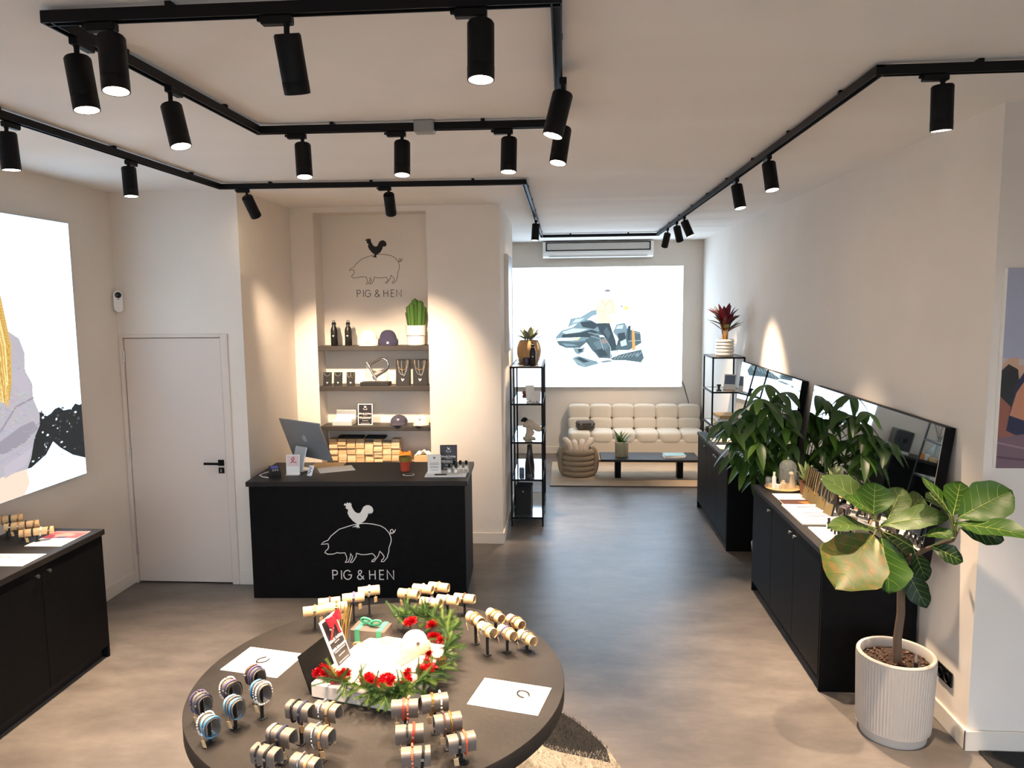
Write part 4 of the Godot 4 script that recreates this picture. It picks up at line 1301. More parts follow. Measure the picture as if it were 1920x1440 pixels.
# ---------------------------------------------------------------- cabinets along the walls, mirrors
func cabinets() -> void:
	var B: Material = mats["black_board"]
	for a in [[-4.40, -6.03, "nearer black three door cabinet along the right wall"], [-6.98, -8.54, "farther black three door cabinet along the right wall"]]:
		var z0: float = a[0]
		var z1: float = a[1]
		var t := thing("cabinet", a[2], "cabinet", V(1.845, 0, (z0 + z1) / 2), 0.0, "black cabinets on the right")
		var L := z0 - z1
		part(t, "body", G.new().span(V(-0.262, 0.08, -L / 2 + 0.02), V(0.285, 0.862, L / 2 - 0.02)), B)
		for s in [-1, 1]:
			part(t, "end_panel", G.new().span(V(-0.28, 0, s * (L / 2 - 0.018)), V(0.285, 0.862, s * L / 2), 0.001), B)
		part(t, "plinth", G.new().span(V(-0.235, 0, -L / 2 + 0.02), V(-0.215, 0.08, L / 2 - 0.02)), mats["black_matte"])
		part(t, "worktop", G.new().span(V(-0.29, 0.864, -L / 2 - 0.004), V(0.287, 0.9, L / 2 + 0.004), 0.002), mats["black_top"])
		var w := (L - 0.04) / 3.0
		for k in 3:
			var zc := L / 2 - 0.02 - (k + 0.5) * w
			var d := part(t, "door", G.new().span(V(-0.282, 0.085, zc - w / 2 + 0.002), V(-0.263, 0.86, zc + w / 2 - 0.002), 0.0015), B)
			var zk: float = zc - w / 2 + 0.045 if k == 0 else zc + w / 2 - 0.05
			part(d, "knob", G.new().lathe([Vector2(0.005, 0), Vector2(0.005, 0.012), Vector2(0.012, 0.014), Vector2(0.012, 0.022), Vector2(0, 0.023)], 16, Transform3D(Basis(V(0, 0, 1), PI / 2), V(-0.282, 0.822, zk))), mats["steel"])
	# left cabinet
	var t := thing("cabinet", "black cabinet under the portrait lightbox on the left wall", "cabinet", V(-3.445, 0, -3.05))
	part(t, "body", G.new().span(V(-0.3, 0.08, -1.56), V(0.283, 0.862, 1.56)), B)
	for s in [-1, 1]:
		part(t, "end_panel", G.new().span(V(-0.3, 0, s * 1.56), V(0.3, 0.862, s * 1.58), 0.001), B)
	part(t, "plinth", G.new().span(V(0.235, 0, -1.56), V(0.255, 0.08, 1.56)), mats["black_matte"])
	part(t, "worktop", G.new().span(V(-0.302, 0.864, -1.592), V(0.315, 0.902, 1.592), 0.002), mats["black_top"])
	for k in 5:
		var z0 := -1.56 + k * 0.57
		var d := part(t, "door", G.new().span(V(0.285, 0.085, z0 + 0.002), V(0.303, 0.86, minf(1.56, z0 + 0.568)), 0.0015), B)
		var zk := z0 + (0.52 if k % 2 == 0 else 0.05)
		part(d, "knob", G.new().lathe([Vector2(0.005, 0), Vector2(0.005, 0.012), Vector2(0.012, 0.014), Vector2(0.012, 0.022), Vector2(0, 0.023)], 16, Transform3D(Basis(V(0, 0, 1), -PI / 2), V(0.303, 0.815, zk))), mats["steel"])
	# mirrors leaning on the wall
	for a in [[-4.1, -6.2, "large nearer mirror with black sides leaning on the right cabinet"], [-6.52, -8.67, "large farther mirror with black sides behind the leafy plant"]]:
		var zc: float = (a[0] + a[1]) / 2
		var L: float = a[0] - a[1]
		var m := thing("leaning_mirror", a[2], "mirror", V(1.985, 0.901, zc), 0.0, "leaning mirrors")
		var xf := Transform3D(Basis(V(0, 0, 1), -0.125), V(0, 0.008, 0))
		part(m, "frame", G.new().add(G.new().span(V(0.0, 0, -L / 2), V(0.055, 0.805, L / 2), 0.001), xf), mats["black_board"])
		part(m, "mirror_pane", G.new().add(G.new().span(V(-0.004, 0.004, -L / 2 + 0.004), V(-0.0005, 0.801, L / 2 - 0.004)), xf), mats["mirror"])

# ---------------------------------------------------------------- black metal shelf on the corridor's left
func metal_rack(t: Node3D, w: float, d: float, ys: Array, posts: Array, top_mat: Material, shelf_mat: Material, y0 := 0.0) -> void:
	# origin at the middle of the foot; x = width, z = depth
	var m: Material = mats["black_metal"]
	var q := 0.009
	for z in posts:
		for sx in [-1, 1]:
			part(t, "leg", G.new().span(V(sx * (w / 2 - q) - q, 0, z - q), V(sx * (w / 2 - q) + q, ys[0], z + q)), m)
	for k in ys.size():
		var y: float = ys[k]
		var fr := G.new()
		for sx in [-1, 1]:
			fr.span(V(sx * (w / 2 - q) - q, y - 0.018, -d / 2), V(sx * (w / 2 - q) + q, y, d / 2))
		for sz in [-1, 1]:
			fr.span(V(-w / 2, y - 0.018, sz * (d / 2 - q) - q), V(w / 2, y, sz * (d / 2 - q) + q))
		part(t, "shelf_frame", fr, m)
		part(t, "shelf_plate", G.new().span(V(-w / 2 + 2 * q, y - 0.008, -d / 2 + 2 * q), V(w / 2 - 2 * q, y - 0.001, d / 2 - 2 * q)), top_mat if k == 0 else shelf_mat)

func corridor_left() -> void:
	var c := V(-0.396, 0, -8.24)
	var t := thing("shelf_rack", "narrow black metal shelf rack at the corridor's left wall", "shelf", c)
	var ys := [1.74, 1.344, 0.928, 0.519, 0.1]
	metal_rack(t, 0.352, 1.08, ys, [0.531, 0.02, -0.531], mat("rack_top", rgb(92, 90, 90), 0.35), mat("rack_mirror", rgb(200, 206, 208), 0.06, 0.9))
	# plant in a gold ribbed pot
	var p := thing("potted_agave", "grey green agave in golden ribbed pot on the corridor rack", "plant", V(-0.385, 1.741, -8.1))
	part(p, "pot", G.new().grid(func(u: float, v: float) -> Vector3:
		var a := u * TAU
		var rr := (0.07 + 0.065 * sin(PI * (0.12 + 0.72 * v))) * (0.93 + 0.07 * absf(cos(a * 6.0)))
		return V(cos(a) * rr, 0.26 * v, sin(a) * rr), 72, 14, true), mat("gold_glaze", rgb(178, 144, 100), 0.45))
	part(p, "soil", G.new().lathe([Vector2(0.095, 0.25), Vector2(0, 0.252)], 20), mats["soil"])
	var am := mat("agave_leaf", rgb(112, 118, 98), 0.55)
	for k in 14:
		var an := k * 2.4
		var up := lerpf(0.4, 1.42, k / 13.0)
		part(p, "leaf", blade(V(0.04 * cos(an), 0.262, 0.04 * sin(an)), V(cos(an) * cos(up), sin(up), sin(an) * cos(up)), 0.18, 0.034, 0.12, 0.8), am)
	var b := thing("drinking_flask", "black flask standing before the golden pot on the rack", "bottle", V(-0.33, 1.741, -7.82))
	flask(b, 0.98)
	var dp := thing("small_pot", "dark plum cup beside the black flask on the rack", "pot", V(-0.4, 1.741, -7.84))
	part(dp, "cup", G.new().lathe([Vector2(0, 0), Vector2(0.036, 0), Vector2(0.046, 0.06), Vector2(0.04, 0.085), Vector2(0.034, 0.086), Vector2(0.036, 0.06), Vector2(0, 0.02)], 24), mat("plum", rgb(48, 38, 52), 0.3))
	var fl := thing("flower_plant", "blue flowering plant behind the golden pot by the wall", "plant", V(-0.47, 1.741, -8.42))
	part(fl, "pot", G.new().lathe([Vector2(0, 0), Vector2(0.05, 0), Vector2(0.06, 0.09), Vector2(0.05, 0.09), Vector2(0, 0.08)], 20), mats["black_matte"])
	var fr := RandomNumberGenerator.new()
	fr.seed = 3
	for k in 12:
		var dv := V(fr.randf_range(-1, 1), fr.randf_range(0.4, 1.4), fr.randf_range(-1, 1)).normalized()
		part(fl, "leaf", blade(V(0, 0.08, 0), dv, fr.randf_range(0.09, 0.15), 0.022, 0.3), mats["leaf"])
	for k in 6:
		var pp := V(fr.randf_range(-0.07, 0.07), fr.randf_range(0.16, 0.26), fr.randf_range(-0.07, 0.07))
		part(fl, "blossom", petals(pp, 0.022), mat("blue_petal", rgb(86, 92, 168), 0.6))
	# shelf 2: cards and testers
	for a in [[-0.36, -7.95, 0.17, "leaning silver card on the rack's second shelf, taller one", 0.32], [-0.3, -7.86, 0.12, "leaning silver card on the rack's second shelf, shorter one", -0.1]]:
		var s := thing("card_stand", a[3], "card", V(a[0], 1.344, a[1]), a[4])
		part(s, "card", G.new().add(G.new().box(V(0, a[2] / 2, 0), V(0.1, a[2], 0.004), 0.001), Transform3D(Basis(V(1, 0, 0), -0.3), Vector3.ZERO)), mats["white_paper"])
		part(s, "foot", G.new().lathe([Vector2(0, 0), Vector2(0.03, 0), Vector2(0.028, 0.008), Vector2(0, 0.01)], 18), mats["chrome"])
	single("folded_cloth", "rust coloured folded pouch at the back of the rack shelf", "pouch", G.new().box(V(0, 0.02, 0), V(0.11, 0.04, 0.08), 0.012), mat("rust_cloth", rgb(158, 92, 66), 0.9), V(-0.43, 1.344, -8.5))
	# shelf 3: carved sculpture
	var sc := thing("driftwood_sculpture", "pale carved wooden sculpture on the rack's middle shelf", "sculpture", V(-0.37, 0.928, -7.92), 0.2)
	var wd := textured("pale_wood", noise_tex(0.02, rgb(196, 176, 150), rgb(222, 206, 182), 4, 256, 51), 5.0, 0.7)
	part(sc, "upper_form", G.new().grid(func(u: float, v: float) -> Vector3:
		var a := u * TAU
		var r := 0.045 * sqrt(maxf(0.0, sin(PI * clampf(v, 0.0, 1.0)))) * (1.0 + 0.18 * sin(a * 2.0 + v * 5.0))
		return V((v - 0.35) * 0.24, 0.135 + 0.03 * sin(v * 5.5) + cos(a) * r, sin(a) * r * 1.2), 20, 18, true), wd)
	part(sc, "lower_form", G.new().grid(func(u: float, v: float) -> Vector3:
		var a := u * TAU
		var r := 0.042 * (0.8 + 0.3 * sin(v * 4.0)) * (1.0 + 0.12 * sin(a * 3.0))
		return V(-0.03 + 0.03 * sin(v * 3.0) + cos(a) * r, 0.012 + 0.115 * v, sin(a) * r), 20, 12, true), wd)
	part(sc, "foot", G.new().box(V(-0.01, 0.006, 0), V(0.13, 0.012, 0.1), 0.003), wd)
	var sk := thing("dark_sculpture", "dark wavy sculpture behind the pale wooden one", "sculpture", V(-0.385, 0.929, -8.1), 0.1)
	part(sk, "form", G.new().grid(func(u: float, v: float) -> Vector3:
		var a := u * TAU
		var r := 0.05 * sqrt(maxf(0.0, sin(PI * v)))
		return V((v - 0.5) * 0.2, 0.14 + 0.04 * sin(v * 5.2 + 0.6) + cos(a) * r * 0.7, sin(a) * r), 18, 16, true), mats["black_matte"])
	part(sk, "stem", G.new().tube([V(-0.01, 0.0, 0), V(0, 0.08, 0), V(-0.01, 0.13, 0)], [0.04, 0.022, 0.03], 12), mats["black_matte"])
	# shelf 4: twisted dark column
	var tw := thing("twisted_vase", "tall twisted dark brown vase on the rack's fourth shelf", "vase", V(-0.375, 0.519, -7.9))
	part(tw, "body", G.new().grid(func(u: float, v: float) -> Vector3:
		var a := u * TAU
		var ta := a + v * 1.9
		var sq := 1.0 / maxf(absf(cos(a)), absf(sin(a)))
		var r := 0.052 * minf(sq, 1.25) * (1.0 - 0.55 * v)
		return V(cos(ta) * r, 0.34 * v, sin(ta) * r), 24, 18, true), mat("dark_bronze", rgb(46, 40, 37), 0.35))
	part(tw, "rim", G.new().lathe([Vector2(0, 0.339), Vector2(0.024, 0.339), Vector2(0.024, 0.345), Vector2(0, 0.345)], 16), mats["black_matte"])
	var ss := single("small_box", "small blue grey packet at the rack's fourth shelf back", "box", G.new().box(V(0, 0.03, 0), V(0.05, 0.06, 0.07), 0.003), mat("blue_grey", rgb(108, 124, 146), 0.6), V(-0.47, 0.519, -8.0), 0.2)
	ss.set_meta("category", "box")
	# bottom: black box
	var bx := thing("storage_box", "tall black box with silver badge on the rack's bottom shelf", "box", V(-0.44, 0.1, -7.92), -0.06)
	part(bx, "body", G.new().box(V(0, 0.14, 0), V(0.17, 0.28, 0.2), 0.004), mats["black_matte"])
	part(bx, "lid", G.new().box(V(0, 0.296, 0), V(0.178, 0.03, 0.208), 0.004), mats["black_matte"])
	part(bx, "badge", G.new().lathe([Vector2(0.011, 0), Vector2(0.01, 0.003), Vector2(0, 0.003)], 16, Transform3D(Basis(V(1, 0, 0), PI / 2), V(0.0, 0.255, 0.1))), mats["silver_grey"])

# pointed leaf starting at p along d
func blade(p: Vector3, d: Vector3, l: float, w: float, droop := 0.2, roundness := 1.0, fold := 0.25, ns := 6) -> G:
	var side := d.cross(Vector3.UP)
	if side.length() < 0.05:
		side = V(1, 0, 0)
	side = side.normalized()
	var nn := side.cross(d).normalized()
	return G.new().grid(func(u: float, v: float) -> Vector3:
		var s := (u - 0.5) * 2.0
		var ww := w * pow(sin(PI * clampf(pow(v, 0.8) * 0.97 + 0.015, 0, 1)), roundness)
		var c := p + d * (l * v) + Vector3.DOWN * (droop * l * v * v)
		return c + side * (s * ww) + nn * (absf(s) * ww * fold), 4, ns, true)

func petals(c: Vector3, r: float) -> G:
	var g := G.new()
	for k in 6:
		var a := TAU * k / 6
		g.add(blade(c, V(cos(a), 0.5, sin(a)).normalized(), r, r * 0.4, 0.4, 0.8, 0.2, 4))
	return g

# ---------------------------------------------------------------- lounge at the back
func cushion(sx: float, sy: float, sz: float, e := 0.45) -> G:
	# puffed pillow block centred at the origin
	return G.new().grid(func(u: float, v: float) -> Vector3:
		var a := u * TAU
		var b := (v - 0.5) * PI
		var f := func(x: float, k: float) -> float: return signf(x) * pow(absf(x), k)
		return V(sx / 2 * f.call(cos(b), e) * f.call(cos(a), e), sy / 2 * f.call(sin(b), e * 1.3), sz / 2 * f.call(cos(b), e) * f.call(sin(a), e)), 32, 16, true)

func lounge() -> void:
	var cr := textured("cream_fabric", noise_tex(0.15, rgb(200, 190, 174), rgb(212, 203, 188), 3, 256, 61), 4.0, 0.95, noise_normal(0.25, 3.0, 2, 256, 62), 0.25)
	var s := thing("sofa", "cream tufted armless sofa against the back wall", "sofa", V(1.09, 0, -11.25))
	part(s, "base", G.new().box(V(0, 0.185, 0.04), V(2.04, 0.33, 0.5), 0.02), cr)
	for k in 6:
		var x := -0.85 + k * 0.34
		part(s, "seat_cushion", cushion(0.355, 0.2, 0.52, 0.42), cr, V(x, 0.375, 0.05))
		part(s, "back_cushion", cushion(0.355, 0.2, 0.2, 0.42), cr, V(x, 0.53, -0.16))
		part(s, "back_cushion", cushion(0.355, 0.25, 0.19, 0.42), cr, V(x, 0.705, -0.2))
	for x in [-0.95, 0.95]:
		part(s, "foot", G.new().box(V(x, 0.01, 0.2), V(0.06, 0.02, 0.06)), mats["black_matte"])
	# case on the sofa
	var rd := thing("travel_case", "old brown leather case lying on the sofa's left seat", "case", V(0.33, 0.478, -11.14), 0.2)
	part(rd, "body", G.new().box(V(0, 0.065, 0), V(0.27, 0.13, 0.17), 0.025), textured("old_leather", noise_tex(0.03, rgb(62, 54, 50), rgb(84, 72, 64), 4, 256, 63), 6.0, 0.55))
	part(rd, "seam", G.new().box(V(0, 0.085, 0), V(0.276, 0.008, 0.176), 0.002), mats["black_matte"])
	part(rd, "handle", G.new().tube([V(-0.04, 0.06, 0.086), V(-0.035, 0.058, 0.105), V(0.035, 0.058, 0.105), V(0.04, 0.06, 0.086)], 0.007, 8), mats["black_matte"])
	for x in [-0.085, 0.085]:
		part(rd, "clasp", G.new().box(V(x, 0.085, 0.088), V(0.025, 0.03, 0.006), 0.001), mats["steel"])
	# rug
	var rg := thing("rug", "cream woven rug under the bench table in the lounge", "rug", V(0.92, 0, -10.2))
	var rt := textured("woven_wool", noise_tex(0.25, rgb(176, 152, 126), rgb(216, 196, 172), 3, 256, 64), 3.0, 0.95, noise_normal(0.3, 6.0, 2, 256, 65), 0.6)
	for k in 24:
		part(rg, "woven_strip", G.new().box(V(0, 0.006, -0.7 + k * 0.061), V(2.2, 0.012 + 0.002 * (k % 2), 0.057), 0.005), rt)
	part(rg, "border", G.new().box(V(0, 0.007, 0.745), V(2.22, 0.014, 0.02), 0.004), mat("rug_edge", rgb(104, 84, 72), 0.95))
	# bench table
	var bt := thing("bench_table", "low black bench table before the cream sofa", "table", V(1.16, 0.014, -9.95))
	part(bt, "table_top", G.new().box(V(0, 0.281, 0), V(1.32, 0.034, 0.5), 0.004), mats["black_top"])
	for x in [-0.42, 0.42]:
		part(bt, "leg", G.new().box(V(x, 0.132, 0), V(0.08, 0.264, 0.12), 0.003), mats["black_board"])
	part(bt, "stretcher", G.new().box(V(0, 0.24, 0), V(0.8, 0.04, 0.03)), mats["black_board"])
	var DT := 0.3125
	var pp := thing("potted_fern", "small green plant in beige pot on the bench table", "plant", V(0.79, DT, -9.93))
	part(pp, "pot", G.new().lathe([Vector2(0, 0), Vector2(0.082, 0), Vector2(0.09, 0.012), Vector2(0.093, 0.2), Vector2(0.085, 0.203), Vector2(0.08, 0.18), Vector2(0, 0.178)], 28), mat("sage_beige", rgb(178, 168, 138), 0.6))
	part(pp, "base_ring", G.new().lathe([Vector2(0.092, 0.03), Vector2(0.0935, 0.03), Vector2(0.0935, 0.034), Vector2(0.092, 0.034)], 28), mats["kraft"])
	var r := RandomNumberGenerator.new()
	r.seed = 21
	for k in 26:
		var an := r.randf() * TAU
		var up := r.randf_range(0.5, 1.35)
		var base := V(r.randf_range(-0.04, 0.04), 0.178, r.randf_range(-0.04, 0.04))
		part(pp, "leaf", blade(base, V(cos(an) * cos(up), sin(up), sin(an) * cos(up)), r.randf_range(0.12, 0.25), 0.014, 0.15, 0.9), mats["leaf"])
	for k in 3:
		var bk := thing("magazine", ["bottom", "middle", "top"][k] + " magazine of the small stack on the bench table", "magazine", V(1.49 + k * 0.004, DT + k * 0.0125, -9.9), [0.02, -0.03, 0.05][k], "magazines on the bench table")
		part(bk, "pages", G.new().box(V(0, 0.006, 0), V(0.276, 0.009, 0.2)), mats["white_paper"])
		part(bk, "cover", G.new().box(V(0, 0.0112, 0), V(0.28, 0.0016, 0.204)), mat("cover_%d" % k, [rgb(210, 200, 186), rgb(196, 186, 172), rgb(132, 172, 176)][k], 0.4))
		part(bk, "back_cover", G.new().box(V(0, 0.0008, 0), V(0.28, 0.0016, 0.204)), mats["white_paper"])
	# knotted pouf
	var pf := thing("knot_pouf", "beige knotted rope pouf at the rug's left end", "pouf", V(0.2, 0.014, -10.1))
	var pm := textured("pouf_velvet", noise_tex(0.08, rgb(150, 128, 104), rgb(166, 144, 118), 3, 256, 66), 4.0, 0.9)
	var pm2 := textured("pouf_light", noise_tex(0.08, rgb(196, 172, 148), rgb(212, 190, 166), 3, 256, 67), 4.0, 0.9)
	for k in 5:
		var ring := []
		for j in 28:
			var a := TAU * j / 28
			ring.append(V(0.2 * cos(a), 0.045 + k * 0.073, 0.2 * sin(a)))
		part(pf, "rope_coil", G.new().tube(ring, 0.043, 12, true), pm)
	part(pf, "core", G.new().lathe([Vector2(0, 0.01), Vector2(0.19, 0.01), Vector2(0.19, 0.36), Vector2(0, 0.37)], 24), pm)
	for sx in [-1, 1]:
		var side := []
		for j in 15:
			var a := PI * j / 14.0
			side.append(V(sx * (0.19 + 0.055 * sin(a)), 0.04 + 0.17 * (1.0 - cos(a)), 0.06))
		part(pf, "side_loop", G.new().tube(side, 0.042, 12), pm)
	for a in [[-0.13, 0.5, -0.06], [-0.045, 0.465, -0.01], [0.045, 0.475, 0.01], [0.13, 0.5, 0.06]]:
		part(pf, "top_loop", G.new().tube([V(a[0] * 0.7, 0.36, 0.16), V(a[0] * 0.9, 0.43, 0.12), V(a[0] + a[2], a[1], 0.04), V(a[0] * 0.9 + a[2], a[1] - 0.02, -0.05), V(a[0] * 0.7, 0.38, -0.13)], 0.042, 12), pm2)
	# cable hanging from the lightbox
	single("screen_cable", "thin black cable hanging from the lightbox's lower right corner", "cable", G.new().tube([V(1.85, 1.18, -11.585), V(1.89, 1.1, -11.585), V(1.93, 0.95, -11.58), V(1.98, 0.78, -11.58), V(1.99, 0.3, -11.58)], 0.006, 6), mats["black_matte"])
	# right rack with croton
	var rk := thing("shelf_rack", "black metal shelf rack in the right corner behind the cabinet", "shelf", V(1.935, 0, -8.98))
	metal_rack(rk, 0.38, 0.56, [1.756, 1.346, 0.945, 0.52, 0.1], [-0.271, 0.271], mats["rack_top"], mats["shelf_glass"])
	var cp := thing("potted_croton", "red and green croton in white ribbed pot on the rack", "plant", V(1.93, 1.757, -8.92))
	var prof := [Vector2(0, 0)]
	for k in 5:
		for j in 6:
			var a := PI * j / 5.0
			prof.append(Vector2(0.1 + 0.012 * sin(a), 0.004 + (k + j / 5.0) * 0.039))
	prof.append_array([Vector2(0.09, 0.2), Vector2(0.088, 0.17), Vector2(0, 0.168)])
	part(cp, "pot", G.new().lathe(prof, 28), mats["white_ceramic"])
	part(cp, "soil", G.new().lathe([Vector2(0.088, 0.172), Vector2(0, 0.176)], 20), mats["soil"])
	for k in 4:
		part(cp, "stem", G.new().tube([V(0.02 * cos(k * 1.6), 0.17, 0.02 * sin(k * 1.6)), V(0.03 * cos(k * 1.6), 0.3, 0.03 * sin(k * 1.6)), V(0.06 * cos(k * 1.6), 0.42, 0.06 * sin(k * 1.6))], [0.012, 0.01, 0.006], 7), mat("croton_stem", rgb(170, 122, 60), 0.7))
	var cm := [mat("croton_red", rgb(116, 30, 44), 0.4), mat("croton_dark", rgb(78, 26, 40), 0.4), mat("croton_green", rgb(124, 132, 52), 0.45)]
	r.seed = 33
	for k in 46:
		var an := r.randf() * TAU
		var up := r.randf_range(0.35, 1.4)
		var base := V(cos(an) * 0.03, r.randf_range(0.28, 0.44), sin(an) * 0.03)
		part(cp, "leaf", blade(base, V(cos(an) * cos(up), sin(up), sin(an) * cos(up)), r.randf_range(0.18, 0.27), 0.036, 0.12, 0.7, 0.3), cm[[0, 0, 1, 2, 0, 1][k % 6]])
	for a in [[V(1.98, 1.346, -8.86), "leaning picture card on the right rack's second shelf"]]:
		var cs := thing("card_stand", a[1], "card", a[0], -0.4)
		part(cs, "card", G.new().add(G.new().box(V(0, 0.1, 0), V(0.14, 0.2, 0.005), 0.001), Transform3D(Basis(V(1, 0, 0), -0.35), Vector3.ZERO)), mats["white_paper"])
		part(cs, "picture", G.new().add(G.new().box(V(0, 0.13, 0.003), V(0.12, 0.11, 0.001)), Transform3D(Basis(V(1, 0, 0), -0.35), Vector3.ZERO)), mats["blue_grey"])
		part(cs, "foot", G.new().box(V(0, 0.005, 0), V(0.14, 0.01, 0.06), 0.002), mats["kraft"])
	var wp := single("watch_display", "small black ring holder beside the card on right rack", "display", G.new().lathe([Vector2(0, 0), Vector2(0.03, 0), Vector2(0.03, 0.012), Vector2(0.014, 0.02), Vector2(0.012, 0.05), Vector2(0.026, 0.06), Vector2(0.026, 0.075), Vector2(0, 0.078)], 18), mats["black_matte"], V(1.85, 1.346, -8.82))
	wp.set_meta("category", "display")
	for k in 3:
		single("book", ["bottom", "middle", "top"][k] + " kraft covered book on the right rack's third shelf", "book", G.new().box(V(0, 0.018, 0), V(0.22, 0.036, 0.3), 0.002), [mats["kraft_pale"], mats["white_paper"], mats["kraft"]][k], V(1.95, 0.945 + k * 0.0365, -8.9), [0.03, -0.05, 0.08][k], "books on the right rack")

# ---------------------------------------------------------------- bracelet displays
# bent sheet, open below: axis along x, centred at the origin
func bent_sheet(len: float, rx: float, ry: float, e: float, open_deg: float, thick := 0.003) -> G:
	var g := G.new()
	var a0 := deg_to_rad(-90 + open_deg)
	var a1 := deg_to_rad(270 - open_deg * 0.4)
	var f := func(x: float, k: float) -> float: return signf(x) * pow(absf(x), k)
	var at := func(u: float, off: float, x: float) -> Vector3:
		var a := lerpf(a0, a1, u)
		return V(x, (ry - off) * f.call(sin(a), e), (rx - off) * f.call(cos(a), e))
	g.grid(func(u: float, v: float) -> Vector3: return at.call(u, 0.0, (v - 0.5) * len), 30, 1, false)
	g.grid(func(u: float, v: float) -> Vector3: return at.call(u, thick, (v - 0.5) * len), 30, 1, true)
	for sx in [-0.5, 0.5]:
		g.grid(func(u: float, v: float) -> Vector3: return at.call(u, thick * v, sx * len), 30, 1, sx > 0)
	for u0 in [0.0, 1.0]:
		var q := [at.call(u0, 0.0, -len / 2), at.call(u0, thick, -len / 2), at.call(u0, thick, len / 2), at.call(u0, 0.0, len / 2)]
		g.poly(q, at.call(u0, 0, 0) - at.call(absf(u0 - 0.05), 0, 0))
	return g

func loop_pts(rx: float, ry: float, e: float, x: float, m := 26, slant := 0.0) -> Array:
	var p := []
	for k in m:
		var a := TAU * k / m
		p.append(V(x + slant * sin(a), ry * signf(sin(a)) * pow(absf(sin(a)), e), rx * signf(cos(a)) * pow(absf(cos(a)), e)))
	return p

var ball: G
func beads(p: Array, r: float) -> G:
	if ball == null:
		ball = G.new().lathe([Vector2(0, -1), Vector2(0.71, -0.71), Vector2(1, 0), Vector2(0.71, 0.71), Vector2(0, 1)], 8)
	var g := G.new()
	for q in p:
		g.add(ball, Transform3D(Basis.IDENTITY.scaled(V(r, r, r)), q))
	return g

func ink(name_: String) -> StandardMaterial3D:
	var t := {"navy": rgb(44, 48, 78), "blue": rgb(74, 128, 170), "sky blue": rgb(120, 178, 206), "black": rgb(24, 23, 24), "white": rgb(226, 222, 216), "brown": rgb(88, 56, 40), "red": rgb(176, 58, 40), "coral": rgb(206, 100, 70), "grey": rgb(118, 116, 118), "tan": rgb(186, 140, 92), "violet": rgb(92, 80, 120), "green": rgb(70, 96, 74)}
	if name_ == "silver":
		return mats["chrome"]
	if name_ == "golden":
		return mats["gold"]
	return mat("cord_" + name_, t[name_], 0.6)

# kind: grey | wood ; bands: [colour, style, x]
func bracelet_stand(kind: String, called_as: String, label: String, at: Vector3, turn: float, h: float, len: float, bands: Array, group: String, tip := 0.0, tag_side := 1.0, foot := true) -> void:
	var rx: float = {"grey": 0.026, "ring": 0.029, "wood": 0.025}[kind]
	var ry: float = {"grey": 0.033, "ring": 0.037, "wood": 0.025}[kind]
	var e: float = {"grey": 0.55, "ring": 0.8, "wood": 1.0}[kind]
	var t := thing("bracelet_stand", label, "display stand", at, turn, group)
	var cx := Transform3D(Basis(V(1, 0, 0), tip), V(0, h, 0))
	part(t, "holder", G.new().add(bent_sheet(len, rx, ry, e, 40.0 if kind == "wood" else 62.0), cx), mats["kraft_pale"] if kind == "wood" else mats["grey_leather"])
	part(t, "stick", G.new().span(V(-0.005, 0.003, -0.005), V(0.005, h + ry - 0.004, 0.005)), mats["black_matte"])
	if foot:
		part(t, "foot", G.new().span(V(-0.014, 0, -0.014), V(0.014, 0.004, 0.014)), mats["black_matte"])
	for b in bands:
		var g := G.new()
		var grow := 0.0035
		match b[1]:
			"cord":
				for k in 2:
					g.tube(loop_pts(rx + grow, ry + grow, e, b[2] + (k - 0.5) * 0.005, 26, 0.004), 0.0026, 5, true)
			"beaded":
				g.add(beads(loop_pts(rx + grow + 0.002, ry + grow + 0.002, e, b[2], 30), 0.0042))
			"band":
				g.add(bent_band(rx + grow, ry + grow, e, b[2], 0.011))
			"braided":
				for k in 3:
					var q := []
					for j in 40:
						var a := TAU * j / 40.0
						var o := 0.003 * sin(a * 10 + k * TAU / 3)
						var o2 := 0.0022 * cos(a * 10 + k * TAU / 3)
						q.append(V(b[2] + o, (ry + grow + o2) * signf(sin(a)) * pow(absf(sin(a)), e), (rx + grow + o2) * signf(cos(a)) * pow(absf(cos(a)), e)))
					g.tube(q, 0.0022, 5, true)
		var o := single("bracelet", "%s %s bracelet on the %s" % [b[0], b[1], called_as], "bracelet", G.new().add(g, cx), ink(b[0]), at, turn, "bracelets on " + group)
		if b[1] == "cord":
			part(o, "clasp", G.new().add(G.new().box(V(b[2], ry * 0.3, rx + grow + 0.001), V(0.013, 0.011, 0.006), 0.002), cx), mats["chrome"])
	# price tag on a string
	var tg := part(t, "price_tag", G.new().box(V(0, -0.016, 0), V(0.017, 0.032, 0.0012)), mats["kraft_pale"], V(tag_side * len * 0.28, h - ry + 0.002, rx + 0.008), V(0.2, 0.3 * tag_side, 0.1))
	part(tg, "string", G.new().tube([V(0, 0, 0), V(-0.002, 0.02, -0.004)], 0.0006, 4), mats["kraft"])

func bent_band(rx: float, ry: float, e: float, x: float, w: float) -> G:
	var p := loop_pts(rx, ry, e, x, 26)
	var g := G.new()
	g.grid(func(u: float, v: float) -> Vector3:
		var q: Vector3 = p[int(round(u * 26)) % 26]
		return q + V((v - 0.5) * w, 0, 0), 26, 1, false)
	g.grid(func(u: float, v: float) -> Vector3:
		var q: Vector3 = p[int(round(u * 26)) % 26] * V(1, 0.96, 0.96)
		return V(x, q.y, q.z) + V((v - 0.5) * w, 0, 0), 26, 1, true)
	return g

